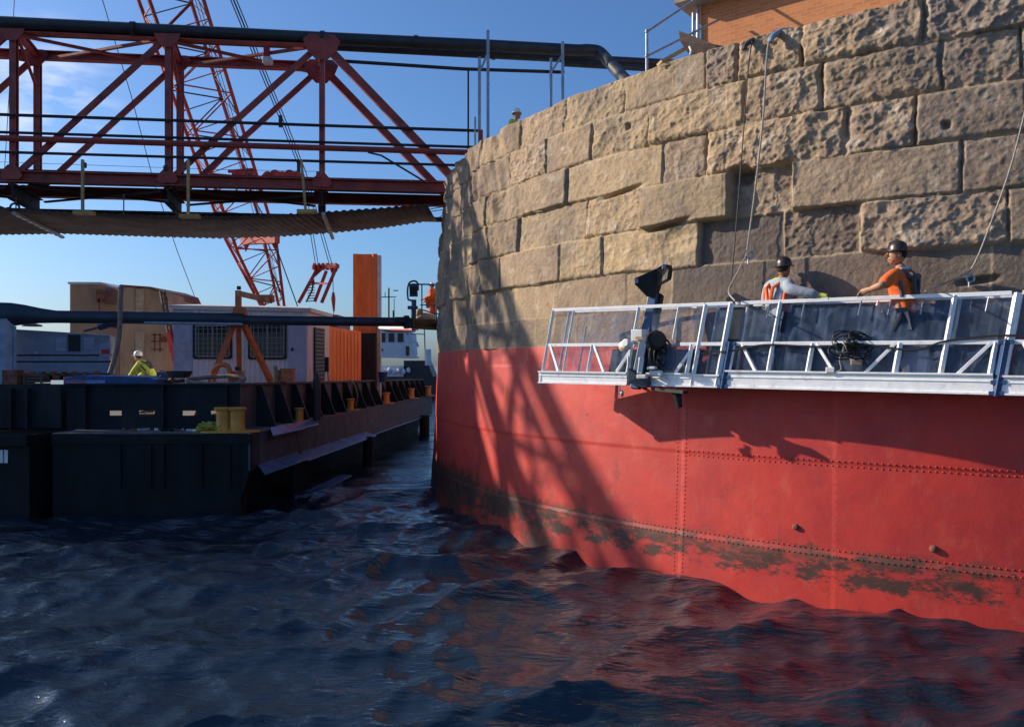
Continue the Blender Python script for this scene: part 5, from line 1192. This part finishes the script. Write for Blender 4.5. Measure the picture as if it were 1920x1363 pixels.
# ------------------------------------------------------------------ boom lift with a worker in the basket
bl = thing('boom_lift', 'blue boom-lift basket with rails at the tower edge above the pipe', 'boom lift', P(790,615,25))
Db = 24.9
q = MB(); fr = [(785,533),(840,534),(840,605),(790,604)]
for D_ in (Db,Db+.75):
    q = MB()
    q.tube([P(772,533,D_),P(842,534,D_)],.024,6); q.tube([P(788,572,D_),P(842,571,D_)],.018,6); q.tube([P(788,580,D_),P(815,588,D_),P(842,590,D_)],.02,6)
    for x in (791,818,841): q.tube([P(x,533,D_),P(x,606,D_)],.02,6)
    q.build('basket_rail', M['bluesteel'], bl, True)
q = MB(); q.tube(curve([P(765,562,Db),P(764,545,Db),P(767,531,Db),P(776,527,Db),P(783,531,Db),P(784,545,Db)],6),.03,8); q.tube([P(765,562,Db),P(780,566,Db)],.03,6); q.prism([P(767,532,Db),P(782,532,Db),P(783,556,Db),P(768,556,Db)],(0,.1,0)); q.build('control_guard', M['bluesteel'], bl, True)
q = MB(); q.box(P(775,545,Db-.03),(.18,.15,.22)).build('control_console', M['black'], bl)
q = MB(); q.box(P(812,608,Db+.4),(1.0,.85,.07)).build('basket_floor', M['bluesteel'], bl)
q = MB(); q.tube([P(776,562,Db),P(775,612,Db+.2)],.08,8); q.box(P(774,577,Db),(.3,.2,.1)); q.build('basket_mount', M['bluesteel'], bl, True)
q = MB(); q.beam(P(778,615,Db+.5),P(704,613,Db+9.5),.22,.14).build('arm', M['white'], bl)
q = MB(); q.beam(P(776,619,Db+.4),P(735,618,Db+2),.14,.05).build('red_stripe', M['red'], bl)
q = MB(); aa = P(690,613,Db+9.9); q.beam(P(704,613,Db+9.5),aa,.3,.3); q.beam(aa,aa+Vector((0,0,-2.4)),.35,.35); q.box(aa+Vector((0,0,-2.6)),(.9,1.8,.9)); q.build('turret', M['bluesteel'], bl)
q = MB(); q.ball(P(797,596,Db+.3),(.32,.2,.16),12); q.ball(P(786,590,Db+.3),(.14,.14,.2),10); q.ball(P(809,597,Db+.35),(.2,.2,.15),10)
q.build('canvas_bag', M['canvas'], None, True, label='tan canvas tool bag in the boom-lift basket', cat='bag')
pz = P(812,0,25.45); pz.z = P(0,606,Db+.4).z+.02
person('worker in orange clothing and white hard hat leaning in the blue boom-lift basket', pz, (-.9,.2), dict(lw=(-.3,.35,1.05),rw=(.2,.4,1.0)), 'vest_o', 'vest_o', 'hatwhite', 'long', full_brim=False, scale=.70)
# ------------------------------------------------------------------ tug in the distance
tg = thing('tugboat', 'white-housed tugboat with mast aerials moored beyond the barge', 'boat', P(745,735,85))
D = 85; u = D/1500
q = MB(); q.prism([P(700,706,D)+Vector((0,0,0)),P(828,706,D),P(832,748,D),P(690,748,D)],(0,8,0)); q.prism([P(757,676,D),P(800,676,D),P(812,706,D),P(757,706,D)],(0,5,0)); q.build('hull', M['tughull'], tg)
q = MB(); q.prism([P(710,623,D),P(770,623,D),P(772,652,D),P(772,668,D),P(710,668,D)],(0,5,0)); q.box(P(740,620,D+2.5),(3.9,5.6,.15)); q.build('wheelhouse', M['tugw'], tg)
for x in (717,734,751): 
    q = MB(); q.box(P(x,633,D-.03),(.62,.1,.95)).build('window', M['glass'], tg)
q = MB(); q.box(P(716,656,D-.03),(.3,.1,.2)); q.box(P(764,658,D-.03),(.35,.1,1.0)); q.build('porthole', M['glass'], tg)
q = MB(); q.prism([P(706,668,D),P(775,668,D),P(775,671,D),P(706,671,D)],(0,5,0)); q.prism([P(708,686,D),P(760,686,D),P(760,706,D),P(708,706,D)],(0,4,0)); 
for k in range(7): q.ball(P(712+k*9,694+3*(k%2),D-.4),(.22,.22,.3),8)
q.build('upper_deck', M['tugw'], tg)
q = MB(); q.tube([P(729,618,D),P(729,540,D)],.09,6); q.tube([P(715,557,D),P(743,557,D)],.05,5); q.tube([P(739,618,D),P(739,560,D)],.04,5); q.box(P(742,545,D),(.5,.05,.1)); q.tube([P(722,557,D),P(722,548,D)],.04,5); q.tube([P(795,600,D),P(797,660,D)],.06,5); q.tube([P(762,626,D),P(797,627,D)],.05,5)
q.box(P(738,590,D),(.2,.1,.9)); q.build('mast', M['tughull'], tg)
q = MB(); q.tube([P(802,655,D),P(803,685,D)],.35,10).build('funnel', M['tugw'], tg)
q = MB(); q.beam(P(767,626,D),P(785,650,D),.25,.2); q.beam(P(775,640,D),P(783,645,D),.6,.3); q.build('searchlight_frame', M['tugw'], tg)

# ------------------------------------------------------------------ small gear along the bulwark top
rc = random.Random(12)
def gear(name, label, cat, build, m):
    q = MB(); build(q); return q.build(name, m, None, label=label, cat=cat)
def valve(q):
    a = P(322,0,21.3); a.z = -.42; q.tube([a-Vector((.35,0,0)),a+Vector((.3,.1,.02))],.05,10); q.lathe(a,[(.09,-.02),(.1,.05),(.04,.1),(.04,.18),(.10,.19),(.10,.21)],12)
    q.tube([a+Vector((-.25,0,0)),a+Vector((-.28,-.05,.16))],.03,8)
gear('pipe_valve','rust-brown valve fitting between the worker and the black cable coil','valve',valve,M['rust'])
def drum(q):
    a = P(48,0,20.9); a.z = -.62; q.lathe(a,[(.22,0),(.225,.2),(.235,.21),(.225,.22),(.22,.42),(.235,.43),(.23,.45)],18)
gear('steel_drum','short rust-orange drum under the left end of the generator','drum',drum,M['davit'])
def crate(q):
    a = P(70,0,20.8); a.z = -.36
    for k in range(4): q.box(a+Vector((0,0,-.12+.08*k)),(.5,.35,.06))
    for dx in (-.22,.22): q.box(a+Vector((dx,-.19,0)),(.05,.03,.34))
gear('timber_crate','slatted timber crate in the shade under the generator','crate',crate,M['wood'])
def jerry(q):
    a = P(302,0,21.6); a.z = -.33; q.prism([a+Vector(v) for v in ((-.12,0,-.2),(.12,0,-.2),(.12,0,.1),(.04,0,.16),(-.12,0,.16))],(0,.16,0)); q.tube([a+Vector((-.07,.08,.16)),a+Vector((-.05,.08,.2)),a+Vector((.02,.08,.2)),a+Vector((.04,.08,.16))],.015,6)
gear('jerry_can','small blue can standing right of the yellow-vested worker','can',jerry,M['blue'])
def cyls(q):
    a = P(594,0,23.3); a.z = BZ; q.lathe(a,[(.11,0),(.115,1.15),(.09,1.25),(.03,1.3),(.03,1.38)],14)
gear('gas_cylinder','narrow grey gas cylinder at the right corner of the trailer','gas cylinder',cyls,M['pipe'])
def hosef(q):
    q.tube(curve([P(655,712,27),P(664,720,27),P(670,740,27.5),P(668,760,28)],6),.03,6)
gear('loose_hose','pale loose hose draped over the bulwark braces below the orange container','hose',hosef,M['rope'])
def rack(q):
    for k in range(6): a = P(20+k*8,0,21); a.z = -.38+.02*(k%3); q.tube([a,a+Vector((.02,.8,0))],.05,8)
gear('pipe_bundle','bundle of short rust-brown pipes beneath the generator','pipes',rack,M['rust'])
